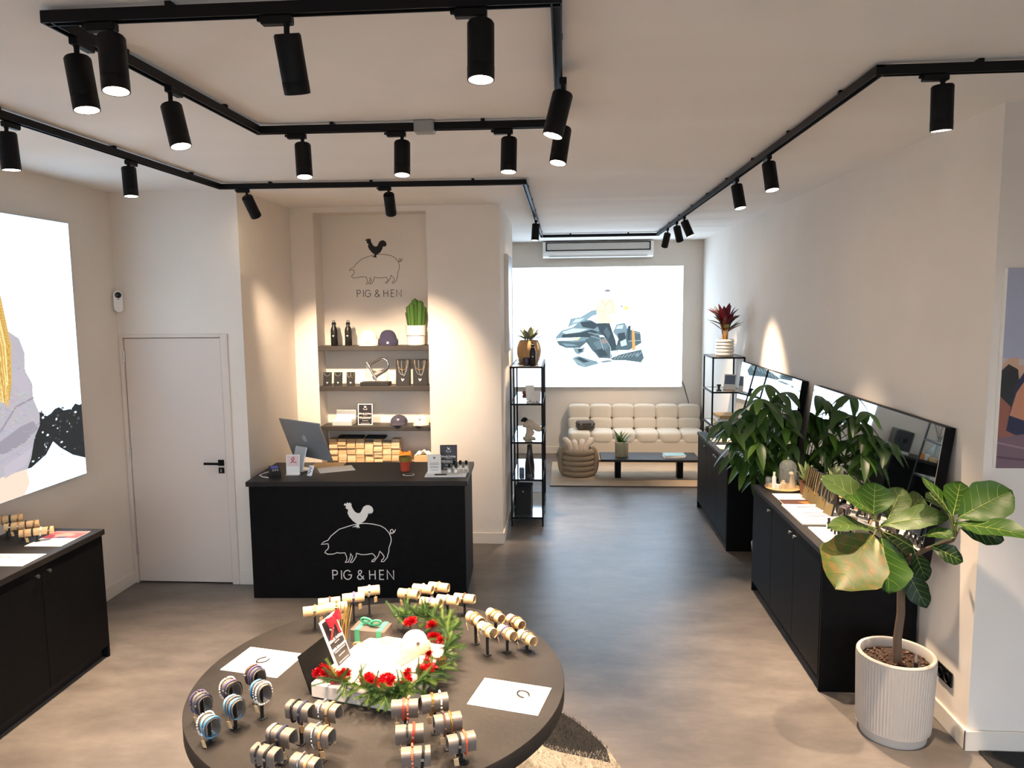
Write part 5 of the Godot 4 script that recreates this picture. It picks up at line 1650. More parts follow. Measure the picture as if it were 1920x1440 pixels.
# ---------------------------------------------------------------- round table in the foreground
func sprig(l: float, m: int, r: RandomNumberGenerator) -> G:
	var g := G.new()
	g.tube([V(0, 0, 0), V(0, l * 0.5, 0.004), V(0, l, 0)], [0.002, 0.0018, 0.001], 5)
	for k in m:
		var v := (k + 0.5) / m
		var a := k * 2.39996
		var d := V(cos(a), 0.75 + 0.4 * v, sin(a)).normalized()
		var s := d.cross(V(0, 1, 0)).normalized() * 0.0008
		var b := V(0, l * v, 0)
		var nl := 0.021 * (1.0 - 0.35 * v) * r.randf_range(0.8, 1.15)
		var nn := d.cross(s).normalized()
		g.poly([b - s, b + s, b + d * nl], nn)
		g.poly([b - nn * 0.0009, b + nn * 0.0009, b + d * nl], s)
	return g

func tinsel(rad: float, m: int, r: RandomNumberGenerator) -> G:
	var g := G.new()
	for k in m:
		var d := V(r.randf_range(-1, 1), r.randf_range(-0.8, 1), r.randf_range(-1, 1)).normalized()
		var b := V(r.randf_range(-1, 1), 0, r.randf_range(-0.3, 0.3)) * rad * 0.8
		var s := d.cross(V(r.randf(), r.randf(), r.randf())).normalized() * 0.0009
		g.poly([b - s, b + s, b + s + d * rad, b - s + d * rad], d.cross(s))
	return g

func round_table() -> void:
	var T := 0.78
	var c := V(-0.8, 0, -3.0)
	var t := thing("round_table", "large round dark table covered with bracelet displays in front", "table", c)
	part(t, "table_top", G.new().lathe([Vector2(0, T - 0.07), Vector2(0.796, T - 0.07), Vector2(0.8, T - 0.066), Vector2(0.8, T - 0.002), Vector2(0.7985, T), Vector2(0, T)], 128), mats["table_top"])
	part(t, "pedestal", G.new().lathe([Vector2(0.14, 0.03), Vector2(0.14, T - 0.07)], 40), mats["black_board"])
	part(t, "base", G.new().lathe([Vector2(0, 0.016), Vector2(0.38, 0.016), Vector2(0.385, 0.02), Vector2(0.385, 0.03), Vector2(0.14, 0.04)], 64), mats["black_board"])
	# rug below
	var rg := thing("rug", "round cream and black shaggy rug under the round table", "rug", V(-0.78, 0, -3.25))
	var cream := textured("shag_cream", noise_tex(0.3, rgb(166, 154, 136), rgb(206, 194, 176), 3, 256, 71), 5.0, 0.98, noise_normal(0.4, 8.0, 2, 256, 72), 0.9)
	var dark := textured("shag_black", noise_tex(0.3, rgb(30, 28, 26), rgb(58, 54, 50), 3, 256, 73), 5.0, 0.98, noise_normal(0.4, 8.0, 2, 256, 72), 0.9)
	var rgr := 1.12
	part(rg, "pile", G.new().lathe([Vector2(0, 0.001), Vector2(rgr - 0.01, 0.001), Vector2(rgr, 0.006), Vector2(rgr - 0.006, 0.014), Vector2(0, 0.015)], 96), cream)
	for k in 5:
		var a0 := -1.05 + k * 1.256
		var pa := PackedVector2Array()
		for j in 17:
			var u := j / 16.0
			var a := a0 + u * 0.62
			pa.append(Vector2(cos(a), sin(a)) * (rgr - 0.012))
		for j in 17:
			var u := 1.0 - j / 16.0
			var a := a0 + u * 0.62 + 0.1
			pa.append(Vector2(cos(a), sin(a)) * (rgr - 0.012 - 0.26 * sin(PI * u) - 0.03))
		part(rg, "dark_patch", G.new().ext(pa, 0.006, Transform3D(Basis(V(1, 0, 0), PI / 2), V(0, 0.0145, 0))), dark)
	# stray fibres standing at the rug's edge
	var fb := G.new()
	var rr := RandomNumberGenerator.new()
	rr.seed = 5
	var fd := G.new()
	for k in 15000:
		var a := rr.randf_range(-1.5, 0.7)
		var q := rgr - 0.004 - rr.randf() * 0.5
		var u := fposmod(a + 1.05, 1.256) / 0.62
		var in_dark: bool = u < 1.0 and q > rgr - 0.042 - 0.26 * sin(PI * clampf(u - 0.08, 0.0, 1.0))
		var b := V(cos(a) * q, 0.016 if in_dark else 0.014, sin(a) * q)
		var d := V(rr.randf_range(-1, 1), 0.7, rr.randf_range(-1, 1)).normalized()
		var s := d.cross(V(0, 1, 0)).normalized() * 0.002
		(fd if in_dark else fb).poly([b - s, b + s, b + d * 0.016], d.cross(s))
	var fp := part(rg, "loose_fibres", fb, cream)
	fp.set_meta("kind", "stuff")
	var fq := part(rg, "dark_fibres", fd, dark)
	fq.set_meta("kind", "stuff")
	# white cards with a bangle on each
	for a in [[V(-1.376, T, -3.098), -0.2, 0.29, 0.225, "white card with dark bangle at the table's left edge", "left"], [V(-0.225, T, -2.865), -0.235, 0.3, 0.217, "white card with dark bangle at the table's right edge", "right"]]:
		single("display_card", a[4], "card", G.new().box(V(0, 0.002, 0), V(a[2], 0.004, a[3]), 0.001), mats["white_paper"], a[0], a[1], "white cards on the round table")
		var bp := []
		for k in 17:
			var an := deg_to_rad(35 + k * 18.0)
			bp.append(V(0.03 * cos(an), 0.008, 0.022 * sin(an)))
		single("bangle", "open dark metal bangle lying on the %s white card" % a[5], "bangle", G.new().tube(bp, 0.0036, 8), mat("gunmetal", rgb(70, 68, 70), 0.3, 0.9), a[0] + V(0.0 if a[5] == "left" else 0.055, 0.004, 0.0), 0.9 if a[5] == "left" else -0.9)
	# grey ring displays on the left, with blue bracelets
	var names := ["front left blue ring stand", "nearest left blue ring stand", "second row rear blue ring stand", "second row front blue ring stand", "tall rear blue ring stand", "tall front blue ring stand"]
	var rb := [[-1.421, -2.621, 0.075], [-1.323, -2.485, 0.068], [-1.334, -2.69, 0.095], [-1.267, -2.578, 0.088], [-1.259, -2.757, 0.118], [-1.192, -2.651, 0.112]]
	var bands := [[["violet", "beaded", -0.022], ["grey", "braided", 0.0], ["navy", "cord", 0.02]], [["white", "beaded", -0.022], ["sky blue", "band", 0.002], ["blue", "cord", 0.022]], [["white", "beaded", -0.022], ["violet", "cord", 0.004], ["black", "cord", 0.026]], [["sky blue", "band", -0.02], ["grey", "braided", 0.0], ["blue", "band", 0.02]], [["brown", "cord", -0.022], ["violet", "braided", 0.0], ["navy", "band", 0.022]], [["blue", "band", -0.022], ["silver", "beaded", 0.002], ["white", "beaded", 0.02]]]
	for k in 6:
		bracelet_stand("ring", names[k], "grey display, " + names[k] + " of the round table", V(rb[k][0], T, rb[k][1]), -0.62, rb[k][2], 0.066, bands[k], "the left ring stands", 0.1, 1.0)
	# grey displays in front
	var gl := [[-0.975, -2.494, 0.128, "front left group's rear left grey display"], [-0.877, -2.509, 0.12, "front left group's rear right grey display"], [-1.001, -2.378, 0.1, "front left group's middle left grey display"], [-0.866, -2.39, 0.1, "front left group's middle right grey display"], [-1.02, -2.29, 0.085, "front left group's nearest left grey display"], [-0.88, -2.28, 0.06, "front left group's nearest right grey display"]]
	var gb := [[["black", "braided", -0.02], ["navy", "cord", 0.012]], [["silver", "beaded", -0.018], ["tan", "cord", 0.012]], [["grey", "band", -0.036], ["navy", "cord", 0.002]], [["silver", "beaded", -0.014], ["tan", "cord", 0.014]], [["black", "beaded", -0.024], ["black", "cord", 0.012]], [["silver", "braided", -0.014], ["tan", "band", 0.016]]]
	for k in 6:
		bracelet_stand("grey", gl[k][3], gl[k][3] + " on the round table", V(gl[k][0], T, gl[k][1]), -0.3, gl[k][2], 0.1, gb[k], "the front left grey displays", 0.1, 1.0)
	var gr := [[-0.6, -2.57, 0.105, "front right group's rear left grey display"], [-0.49, -2.588, 0.12, "front right group's rear right grey display"], [-0.555, -2.44, 0.085, "front right group's middle left grey display"], [-0.426, -2.494, 0.1, "front right group's middle right grey display"], [-0.511, -2.334, 0.07, "front right group's nearest left grey display"], [-0.367, -2.422, 0.07, "front right group's nearest right grey display"]]
	var gc := [[["red", "band", -0.004], ["coral", "beaded", 0.012]], [["golden", "cord", -0.012], ["white", "beaded", 0.022]], [["black", "beaded", -0.008], ["red", "cord", 0.012]], [["brown", "beaded", -0.014], ["golden", "braided", 0.01]], [["coral", "beaded", -0.012], ["black", "cord", 0.022]], [["black", "cord", -0.012], ["coral", "braided", 0.014]]]
	for k in 6:
		bracelet_stand("grey", gr[k][3], gr[k][3] + " on the round table", V(gr[k][0], T, gr[k][1]), [0.15, 0.32, 0.2, 0.36, 0.2, 0.4][k], gr[k][2], 0.1, gc[k], "the front right grey displays", 0.1, -1.0)
	# kraft roll displays
	var wr := [[-0.423, -3.324, 0.125, "rear left roll"], [-0.356, -3.22, 0.122, "front left roll"], [-0.335, -3.411, 0.105, "rear middle roll"], [-0.266, -3.251, 0.095, "front middle roll"], [-0.235, -3.39, 0.085, "rear right roll"], [-0.175, -3.271, 0.062, "front right roll"]]
	var wb := [["tan", "braided"], ["white", "cord"], ["golden", "cord"], ["violet", "cord"], ["brown", "cord"], ["grey", "braided"]]
	for k in 6:
		bracelet_stand("wood", wr[k][3] + " of the table's right kraft group", wr[k][3] + " of the kraft group at the table's right", V(wr[k][0], T, wr[k][1]), -0.85, wr[k][2], 0.1, [[wb[k][0], wb[k][1], -0.012], ["tan" if k != 0 else "golden", "cord", 0.012]], "the right kraft displays", 0.0, -1.0)
	var wk := [[-0.815, -3.65, 0.11, "rear left roll"], [-0.75, -3.705, 0.115, "rear middle roll"], [-0.67, -3.735, 0.115, "rear right roll"], [-0.675, -3.53, 0.115, "front left roll"], [-0.6, -3.59, 0.105, "front middle roll"], [-0.52, -3.65, 0.09, "front right roll"]]
	for k in 6:
		bracelet_stand("wood", wk[k][3] + " of the table's back kraft group", wk[k][3] + " of the kraft group at the table's back", V(wk[k][0], T, wk[k][1]), -0.22, wk[k][2], 0.11, [[["tan", "white", "tan", "violet", "grey", "brown"][k], "cord", -0.004]], "the back kraft displays", 0.0, -1.0)
	var wl := [[-1.25, -3.44, 0.1, "leftmost roll"], [-1.2, -3.52, 0.11, "second roll"], [-1.14, -3.44, 0.12, "third roll"], [-1.08, -3.54, 0.13, "fourth roll"], [-1.02, -3.62, 0.135, "rightmost roll"]]
	for k in 5:
		bracelet_stand("wood", wl[k][3] + " of the kraft row behind the bow", wl[k][3] + " of the kraft row behind the red bow", V(wl[k][0], T, wl[k][1]), 0.35, wl[k][2], 0.11, [[["tan", "brown", "golden", "violet", "white"][k], "cord", 0.0]], "the left kraft displays", 0.0, 1.0)
	# white tray in the middle
	var tr := thing("display_tray", "white fabric box in the table's middle under the garland", "box", V(-0.78, T, -2.99), -0.25)
	part(tr, "box", G.new().box(V(0, 0.034, 0), V(0.44, 0.068, 0.48), 0.008), mat("white_cloth", rgb(214, 208, 204), 0.9))
	var TT := T + 0.0685
	var cl := single("folded_scarf", "crumpled white scarf spread over the white box", "scarf", G.new().grid(func(u: float, v: float) -> Vector3:
		var h := 0.012 + 0.03 * pow(maxf(0.0, sin(u * 5.3 + v * 2.1) * cos(v * 4.4 - u * 2.0)), 1.0) + 0.012 * sin(u * 17 + v * 9) * sin(v * 13)
		var edge := minf(minf(u, 1 - u), minf(v, 1 - v)) * 8.0
		return V((u - 0.5) * 0.4, maxf(0.002, h * minf(1.0, edge)), (v - 0.5) * 0.4), 36, 36, true), mat("white_wool", rgb(200, 191, 175), 0.95), V(-0.78, TT, -2.99), -0.25)
	cl.set_meta("category", "scarf")
	var hat := thing("beanie", "white knitted beanie with ribbed cuff on the white box", "hat", V(-0.665, TT + 0.03, -3.07), 0.5)
	var wk2 := mat("ivory_knit", rgb(224, 214, 194), 0.95)
	part(hat, "crown", G.new().grid(func(u: float, v: float) -> Vector3:
		var an := u * TAU
		var p := v * PI * 0.5
		var r := 0.055 * pow(cos(p * 0.995), 0.7) * (1.0 + 0.012 * sin(an * 24))
		return V(cos(an) * r * 1.1, 0.005 + 0.075 * sin(p), sin(an) * r), 72, 8, true), wk2)
	part(hat, "cuff", G.new().grid(func(u: float, v: float) -> Vector3:
		var an := u * TAU
		var r := 0.062 + 0.003 * sin(an * 30)
		return V(cos(an) * r * 1.1, -0.02 + 0.04 * v, sin(an) * r), 90, 3, true), wk2)
	part(hat, "badge", G.new().box(V(0.0, 0.045, 0.052), V(0.014, 0.014, 0.004), 0.001), mats["print_grey"])
	var coil := []
	for k in 161:
		var a := TAU * k / 10.0
		coil.append(V(-0.1 + 0.2 * k / 160.0, 0.02 + 0.016 * cos(a), 0.016 * sin(a)))
	single("coil_bracelet", "row of thin coiled cream bracelets on the white box's right", "bracelet", G.new().tube(coil, 0.0022, 5), mats["kraft_pale"], V(-0.64, TT + 0.045, -2.94), 1.05)
	for a in [[-0.8, -3.1, 0.028, "thin gold bangle on white cloth near the box's middle"], [-0.92, -3.06, 0.022, "smaller gold bangle beside the offer sign"]]:
		var q := []
		for k in 24:
			q.append(V(a[2] * cos(TAU * k / 24), 0.004, a[2] * 0.8 * sin(TAU * k / 24)))
		single("bangle", a[3], "bangle", G.new().tube(q, 0.0022, 6, true), mats["gold"], V(a[0], TT + 0.045, a[1]))
	# gift box with green ribbon
	var gf := thing("gift_box", "dark gift box with green velvet ribbon on the white box", "box", V(-0.9, TT + 0.002, -3.215), -0.12)
	part(gf, "box", G.new().box(V(0, 0.03, 0), V(0.17, 0.06, 0.1), 0.003), mat("taupe_box", rgb(72, 64, 58), 0.5))
	var gm := mat("green_velvet", rgb(44, 124, 92), 0.8)
	for x in [-0.05, 0.055]:
		part(gf, "ribbon", G.new().box(V(x, 0.031, 0), V(0.024, 0.063, 0.103), 0.001), gm)
	for s in [-1, 1]:
		var q := []
		for k in 13:
			var a := TAU * k / 12.0
			q.append(V(s * (0.027 - 0.025 * cos(a)), 0.077 + 0.011 * sin(a) + 0.004 * (1 - cos(a)), 0.008 * s))
		part(gf, "bow_loop", G.new().tube(q, 0.006, 6), gm)
	part(gf, "bow_knot", G.new().box(V(0, 0.07, 0), V(0.02, 0.018, 0.022), 0.005), gm)
	# leaning offer sign with red bow
	var sg := thing("offer_sign", "framed black offer sign with red bow leaning in the garland", "sign", V(-0.9485, TT + 0.012, -2.961))
	var ex := V(0.025, 0, -0.12).normalized()
	var ey := V(-0.081, 0.19, 0.015).normalized()
	ey = (ey - ex * ey.dot(ex)).normalized()
	var sx := Transform3D(Basis(ex, ey, ex.cross(ey)), Vector3.ZERO)
	offer_sign(sg, 0.123, 0.212, true, sx)
	var rm := mat("red_satin", rgb(190, 22, 40), 0.45)
	for s in [-1, 1]:
		part(sg, "bow_loop", G.new().add(G.new().grid(func(u: float, v: float) -> Vector3:
			var a := u * PI
			return V(s * (0.008 + 0.05 * sin(a) * (0.8 + 0.2 * v)), 0.198 + (v - 0.5) * (0.018 + 0.028 * sin(a)), 0.014 + 0.014 * (1 - cos(a))), 12, 3, false), sx), rm)
		part(sg, "bow_tail", G.new().add(G.new().grid(func(u: float, v: float) -> Vector3:
			return V(s * (0.004 + 0.035 * v) + (u - 0.5) * 0.018, 0.195 - 0.075 * v, 0.014 + 0.006 * sin(v * 5)), 2, 8, false), sx), rm)
	part(sg, "bow_knot", G.new().add(G.new().box(V(0, 0.198, 0.016), V(0.022, 0.024, 0.016), 0.005), sx), rm)
	# black easel behind it
	single("easel_panel", "thin black panel leaning at the white box's left side", "panel", G.new().add(G.new().box(V(0, 0.085, 0), V(0.2, 0.17, 0.005), 0.001), Transform3D(Basis(V(1, 0, 0), -0.35), Vector3.ZERO)), mats["black_board"], V(-1.035, T, -2.93), 1.32)
	# golden sticks
	var gs := thing("straw_bundle", "bundle of thin golden straws beside the red bow", "decoration", V(-1.03, TT, -3.2))
	rr.seed = 8
	for k in 9:
		var b := V(rr.randf_range(-0.02, 0.02), 0.0, rr.randf_range(-0.02, 0.02))
		part(gs, "straw", G.new().tube([b, b + V(0.006 * (k - 2), 0.16, rr.randf_range(-0.04, 0.0))], 0.0022, 5), mats["gold"])
	# garland: fir sprigs and red tinsel
	var ga := thing("garland", "fir garland with red tinsel round the white box", "garland", V(-0.78, TT, -2.99))
	var gt := V(-0.78, TT, -2.99)
	var path := [V(-1.03, 0.86, -2.85), V(-0.969, 0.86, -2.825), V(-0.886, 0.86, -2.773), V(-0.788, 0.86, -2.737), V(-0.697, 0.85, -2.722), V(-0.627, 0.855, -2.746), V(-0.565, 0.86, -2.854), V(-0.533, 0.86, -3.016), V(-0.523, 0.86, -3.196), V(-0.571, 0.86, -3.334), V(-0.651, 0.86, -3.421), V(-0.74, 0.86, -3.44), V(-0.837, 0.86, -3.42)]
	var core := []
	for q in path:
		core.append(q - gt + V(0, 0.008, 0))
	part(ga, "wire", G.new().tube(core, 0.004, 6), mat("dark_green", rgb(40, 62, 30), 0.8))
	var gm2 := [mat("fir_a", rgb(60, 92, 32), 0.7), mat("fir_b", rgb(92, 116, 44), 0.7), mat("fir_c", rgb(40, 72, 28), 0.7)]
	var variants := []
	rr.seed = 17
	for k in 4:
		variants.append(sprig(0.06 + 0.012 * k, 130, rr).mesh())
	for k in 270:
		var u := 0.1 + 0.9 * k / 269.0
		if k < 56 and k % 2 == 0:
			continue
		var fi := u * (path.size() - 1)
		var i0 := mini(int(fi), path.size() - 2)
		var b: Vector3 = core[i0].lerp(core[i0 + 1], fi - i0)
		var dirv := V(rr.randf_range(-1, 1), rr.randf_range(-0.55, 0.8), rr.randf_range(-1, 1)).normalized()
		var outv := V(b.x, 0, b.z).normalized() * rr.randf_range(-0.2, 1.0)
		var d := (dirv + outv).normalized()
		if d.y < -0.55:
			d.y = -0.55
			d = d.normalized()
		var sp := part(ga, "fir_sprig", variants[k % 4], gm2[k % 3], b)
		var xx := d.cross(V(0.3, 0.1, 0.9)).normalized()
		sp.basis = Basis(xx, d, xx.cross(d))
	var rt := mat("red_tinsel", rgb(196, 18, 34), 0.22, 0.75)
	var tv := []
	for k in 3:
		tv.append(tinsel(0.022, 420, rr).mesh())
	var red := [[-1.022, -2.847], [-0.985, -2.83], [-0.95, -2.82], [-0.907, -2.83], [-0.815, -2.79], [-0.78, -2.77], [-0.745, -2.78], [-0.709, -2.775], [-0.64, -2.79], [-0.6, -2.87], [-0.605, -3.05], [-0.55, -3.14], [-0.53, -2.96], [-0.56, -2.89], [-0.745, -3.36], [-0.63, -3.31], [-0.655, -2.86], [-1.0, -2.85], [-0.93, -2.815], [-0.8, -2.8], [-0.76, -2.765], [-0.725, -2.8], [-0.66, -2.77], [-0.585, -2.93], [-0.6, -3.2]]
	for k in red.size():
		part(ga, "red_tinsel", tv[k % 3], rt, V(red[k][0], 0.872 + 0.012 * (k % 2), red[k][1]) - gt, V(0, k * 0.9, 0.15 * (k % 3)))

# ---------------------------------------------------------------- goods on the left cabinet
func left_goods() -> void:
	var T := 0.9025
	for a in [[V(-3.4, T, -4.36), 0.065, "right", [["tan", "braided"], ["black", "band"], ["white", "cord"], ["brown", "cord"]]], [V(-3.52, T, -4.39), 0.095, "middle", [["black", "cord"], ["tan", "cord"], ["brown", "beaded"], ["golden", "cord"]]], [V(-3.65, T, -4.42), 0.125, "left", [["brown", "cord"], ["tan", "braided"], ["black", "band"], ["golden", "cord"]]]]:
		var bands := []
		for k in 4:
			bands.append([a[3][k][0], a[3][k][1], -0.066 + k * 0.044])
		bracelet_stand("wood", "%s of three long kraft rolls on left cabinet" % a[2], "%s of three long kraft rolls on the left cabinet" % a[2], a[0], 0.55, a[1], 0.19, bands, "the left cabinet rolls", 0.0, -1.0)
	var l1 := thing("leaflet", "white leaflet with red picture at the left cabinet's far end", "leaflet", V(-3.3, T, -4.42), 0.03)
	part(l1, "sheet", G.new().box(V(0, 0.0015, 0), V(0.24, 0.003, 0.31), 0.001), mats["white_paper"])
	var im := Image.create(128, 64, false, Image.FORMAT_RGB8)
	im.fill(rgb(196, 92, 92))
	fill(im, pts2([0, 0, 128, 0, 128, 14, 60, 22, 0, 12]), rgb(206, 140, 134))
	fill(im, pts2([20, 30, 60, 18, 100, 30, 90, 50, 40, 54]), rgb(226, 160, 140))
	fill(im, pts2([0, 40, 30, 34, 36, 64, 0, 64]), rgb(170, 40, 56))
	fill(im, pts2([50, 50, 90, 44, 80, 64, 52, 64]), rgb(90, 84, 110))
	part(l1, "picture", card_quad(0.238, 0.15, Transform3D(Basis(V(1, 0, 0), -PI / 2), V(0, 0.0033, -0.078))), pic_mat("red_print", im, 0.0))
	var l2 := thing("leaflet", "white leaflet with grey drawing at the left picture edge", "leaflet", V(-3.32, T, -4.02), 0.03)
	part(l2, "sheet", G.new().box(V(0, 0.0015, 0), V(0.31, 0.003, 0.21), 0.001), mats["white_paper"])
	part(l2, "drawing", G.new().stroke([Vector2(-0.12, 0.03), Vector2(-0.05, 0.05), Vector2(0.0, 0.02)], 0.004, 0.0006, Transform3D(Basis(V(1, 0, 0), -PI / 2), V(0, 0.0032, 0))).stroke([Vector2(0.06, -0.05), Vector2(0.1, 0.04)], 0.008, 0.0006, Transform3D(Basis(V(1, 0, 0), -PI / 2), V(0, 0.0032, 0))), mats["print_grey"])

# ---------------------------------------------------------------- goods on the right cabinets
func right_side_goods() -> void:
	var T := 0.9005
	# round tray with dome
	var tr := thing("round_tray", "round wooden tray under the glass dome on right cabinet", "tray", V(1.76, T, -5.9))
	part(tr, "tray", G.new().lathe([Vector2(0, 0), Vector2(0.13, 0), Vector2(0.142, 0.014), Vector2(0.136, 0.016), Vector2(0.126, 0.006), Vector2(0, 0.006)], 40), mats["kraft"])
	var dm := thing("glass_dome", "clear glass bell dome on the round tray", "dome", V(1.8, T + 0.0065, -5.91))
	var pr := [Vector2(0.068, 0.0), Vector2(0.068, 0.16)]
	for k in 7:
		var a := PI / 2 * k / 6.0
		pr.append(Vector2(0.068 * cos(a), 0.16 + 0.068 * sin(a)))
	part(dm, "bell", G.new().lathe(pr, 36), mats["glass"])
	part(dm, "knob", G.new().lathe([Vector2(0.004, 0.227), Vector2(0.011, 0.238), Vector2(0.008, 0.248), Vector2(0, 0.251)], 14), mats["glass"])
	var fg := thing("figurine", "cream carved figurine under the glass dome", "figurine", V(1.83, T + 0.0065, -5.9))
	var iv := mat("ivory", rgb(234, 216, 178), 0.55)
	part(fg, "body", G.new().grid(func(u: float, v: float) -> Vector3:
		var a := u * TAU
		var r := 0.03 * (1.0 - 0.45 * v) * (1.0 + 0.1 * sin(a * 3))
		return V(cos(a) * r * 0.8, 0.105 * v, sin(a) * r), 20, 10, true), iv)
	part(fg, "head", cushion(0.036, 0.034, 0.05, 0.9), iv, V(-0.008, 0.118, 0.008))
	for a in [[1.685, -5.88, 0.016, 0.115, "slim white stick bottle at the tray's left", "white_paint", "tall"], [1.71, -5.85, 0.022, 0.05, "small white labelled bottle on the round tray", "white_paper", "short"], [1.76, -5.89, 0.02, 0.055, "small cream bottle inside the glass dome", "ivory", "dome"]]:
		var b := thing("small_bottle", a[4], "bottle", V(a[0], T + 0.0065, a[1]), 0.0, "small bottles on the tray")
		part(b, "body", G.new().lathe([Vector2(0, 0), Vector2(a[2], 0), Vector2(a[2], a[3] * 0.8), Vector2(a[2] * 0.5, a[3] * 0.9), Vector2(0, a[3] * 0.9)], 18), mats[a[5]])
		part(b, "cap", G.new().lathe([Vector2(0, a[3] * 0.9), Vector2(a[2] * 0.6, a[3] * 0.9), Vector2(a[2] * 0.6, a[3] * 1.15), Vector2(0, a[3] * 1.15)], 14), mats["black_gloss"] if a[6] == "short" else mats[a[5]])
	var jr := thing("glass_jar", "small clear glass jar at the round tray's edge", "jar", V(1.655, T + 0.012, -5.93))
	part(jr, "jar", G.new().lathe([Vector2(0, 0), Vector2(0.022, 0), Vector2(0.024, 0.06), Vector2(0.018, 0.075), Vector2(0.0, 0.078)], 20), mats["glass"])
	# pot plant beside the dome
	var pl := thing("potted_agave", "pale striped agave in brown pot behind the dome", "plant", V(1.89, T, -5.725))
	part(pl, "pot", G.new().lathe([Vector2(0, 0), Vector2(0.045, 0), Vector2(0.058, 0.1), Vector2(0.05, 0.1), Vector2(0, 0.09)], 22), mat("brown_pot", rgb(112, 70, 44), 0.6))
	for k in 12:
		var an := k * 2.4
		var up := lerpf(0.5, 1.35, k / 11.0)
		part(pl, "leaf", blade(V(0, 0.09, 0), V(cos(an) * cos(up) * 0.7 - 0.08, sin(up), sin(an) * cos(up)), 0.19, 0.018, 0.1, 0.8, 0.3), mat("agave_stripe", rgb(132, 146, 96), 0.5))
	# necklace stands in a row, facing the corridor
	var ch: Array = [[[0.05, 0.17, "gold", -0.015], [0.045, 0.18, "gold", 0.012]], [[0.06, 0.18, "gold", -0.01], [0.05, 0.16, "kraft", 0.012]], [[0.06, 0.15, "silver_grey", 0.0], [0.05, 0.18, "gold", 0.01]], [[0.06, 0.16, "silver_grey", -0.01], [0.05, 0.12, "gold", 0.015]], [[0.06, 0.16, "gold", 0.0], [0.05, 0.14, "silver_grey", 0.012]]]
	for k in 4:
		var t := thing("necklace_stand", ["first", "second", "third", "fourth", "fifth"][k] + " black necklace stand from the dome on the near cabinet", "display stand", V(1.85, T, -5.57 + k * 0.15), -PI / 2 + 0.2, "necklace stands by the mirror")
		var cc := []
		for c in ch[k]:
			cc.append([c[0], c[1], mats[c[2]], c[3]])
		neck_stand(t, 0.11, 0.25, mats["black_matte"], cc, 0.22)
		part(t, "backing_card", G.new().add(G.new().box(V(0, 0.05, 0.0012), V(0.1, 0.1, 0.002)), Transform3D(Basis(V(1, 0, 0), -0.22), V(0, 0, 0.02))), mat("olive_card", rgb(112, 98, 62), 0.7))
	# leaflet, white boards
	var lf := thing("leaflet", "white leaflet with brown picture before the necklace stands", "leaflet", V(1.735, T, -5.57))
	part(lf, "sheet", G.new().box(V(0, 0.0015, 0), V(0.215, 0.003, 0.32), 0.001), mats["white_paper"])
	var im := Image.create(96, 64, false, Image.FORMAT_RGB8)
	im.fill(rgb(74, 50, 46))
	fill(im, pts2([0, 30, 60, 24, 60, 40, 0, 48]), rgb(98, 62, 52))
	fill(im, pts2([56, 22, 96, 26, 96, 64, 70, 54]), rgb(214, 112, 54))
	part(lf, "picture", card_quad(0.213, 0.14, Transform3D(Basis(V(1, 0, 0), -PI / 2), V(0, 0.0033, 0.088))), pic_mat("brown_print", im, 0.0))
	var bd := thing("display_board", "large white board with fine bracelets on the near cabinet", "board", V(1.8, T, -5.14))
	part(bd, "board", G.new().box(V(0.0, 0.008, 0), V(0.4, 0.016, 0.48), 0.003), mats["white_paint"])
	for k in 5:
		single("chain_bracelet", ["first", "second", "third", "fourth", "fifth"][k] + " fine straight bracelet from the far end of white board", "bracelet", G.new().tube([V(-0.12, 0.002, 0), V(0.0, 0.002, 0.004), V(0.12, 0.002, 0.002)], 0.002, 5), [mats["silver_grey"], ink("blue"), mats["silver_grey"], ink("grey"), mats["silver_grey"]][k], V(1.8, T + 0.0165, -5.3 + k * 0.075), 0.05)
	var b2 := single("display_board", "smaller white board under the row of black bottles", "board", G.new().box(V(0, 0.006, 0), V(0.17, 0.012, 0.38), 0.003), mats["white_paint"], V(1.7, T, -4.65))
	b2.set_meta("category", "board")
	for k in 6:
		var b := thing("polish_bottle", ["first", "second", "third", "fourth", "fifth", "sixth"][k] + " small black bottle in the row, counted from the far end", "bottle", V(1.735, T + 0.0125, -4.8 + k * 0.058), 0.0, "row of black bottles")
		part(b, "body", G.new().box(V(0, 0.02, 0), V(0.024, 0.04, 0.024), 0.003), mats["black_gloss"])
		part(b, "label", G.new().box(V(-0.0125, 0.02, 0), V(0.0008, 0.026, 0.018)), mats["white_paper"])
		part(b, "cap", G.new().lathe([Vector2(0, 0.04), Vector2(0.009, 0.04), Vector2(0.0085, 0.072), Vector2(0, 0.073)], 12), mats["black_matte"])
	bracelet_stand("grey", "near cabinet stand behind the black bottles", "grey bracelet stand behind the black bottles on near cabinet", V(1.86, T, -4.76), 0.9, 0.07, 0.09, [["brown", "beaded", -0.02], ["grey", "braided", 0.012]], "the near cabinet stands", 0.1, -1.0)
	bracelet_stand("grey", "near cabinet stand by the fig leaves", "grey bracelet stand under the fig leaves on near cabinet", V(1.9, T, -4.98), 0.9, 0.085, 0.11, [["violet", "braided", -0.03], ["silver", "band", 0.0], ["black", "cord", 0.028]], "the near cabinet stands", 0.1, -1.0)
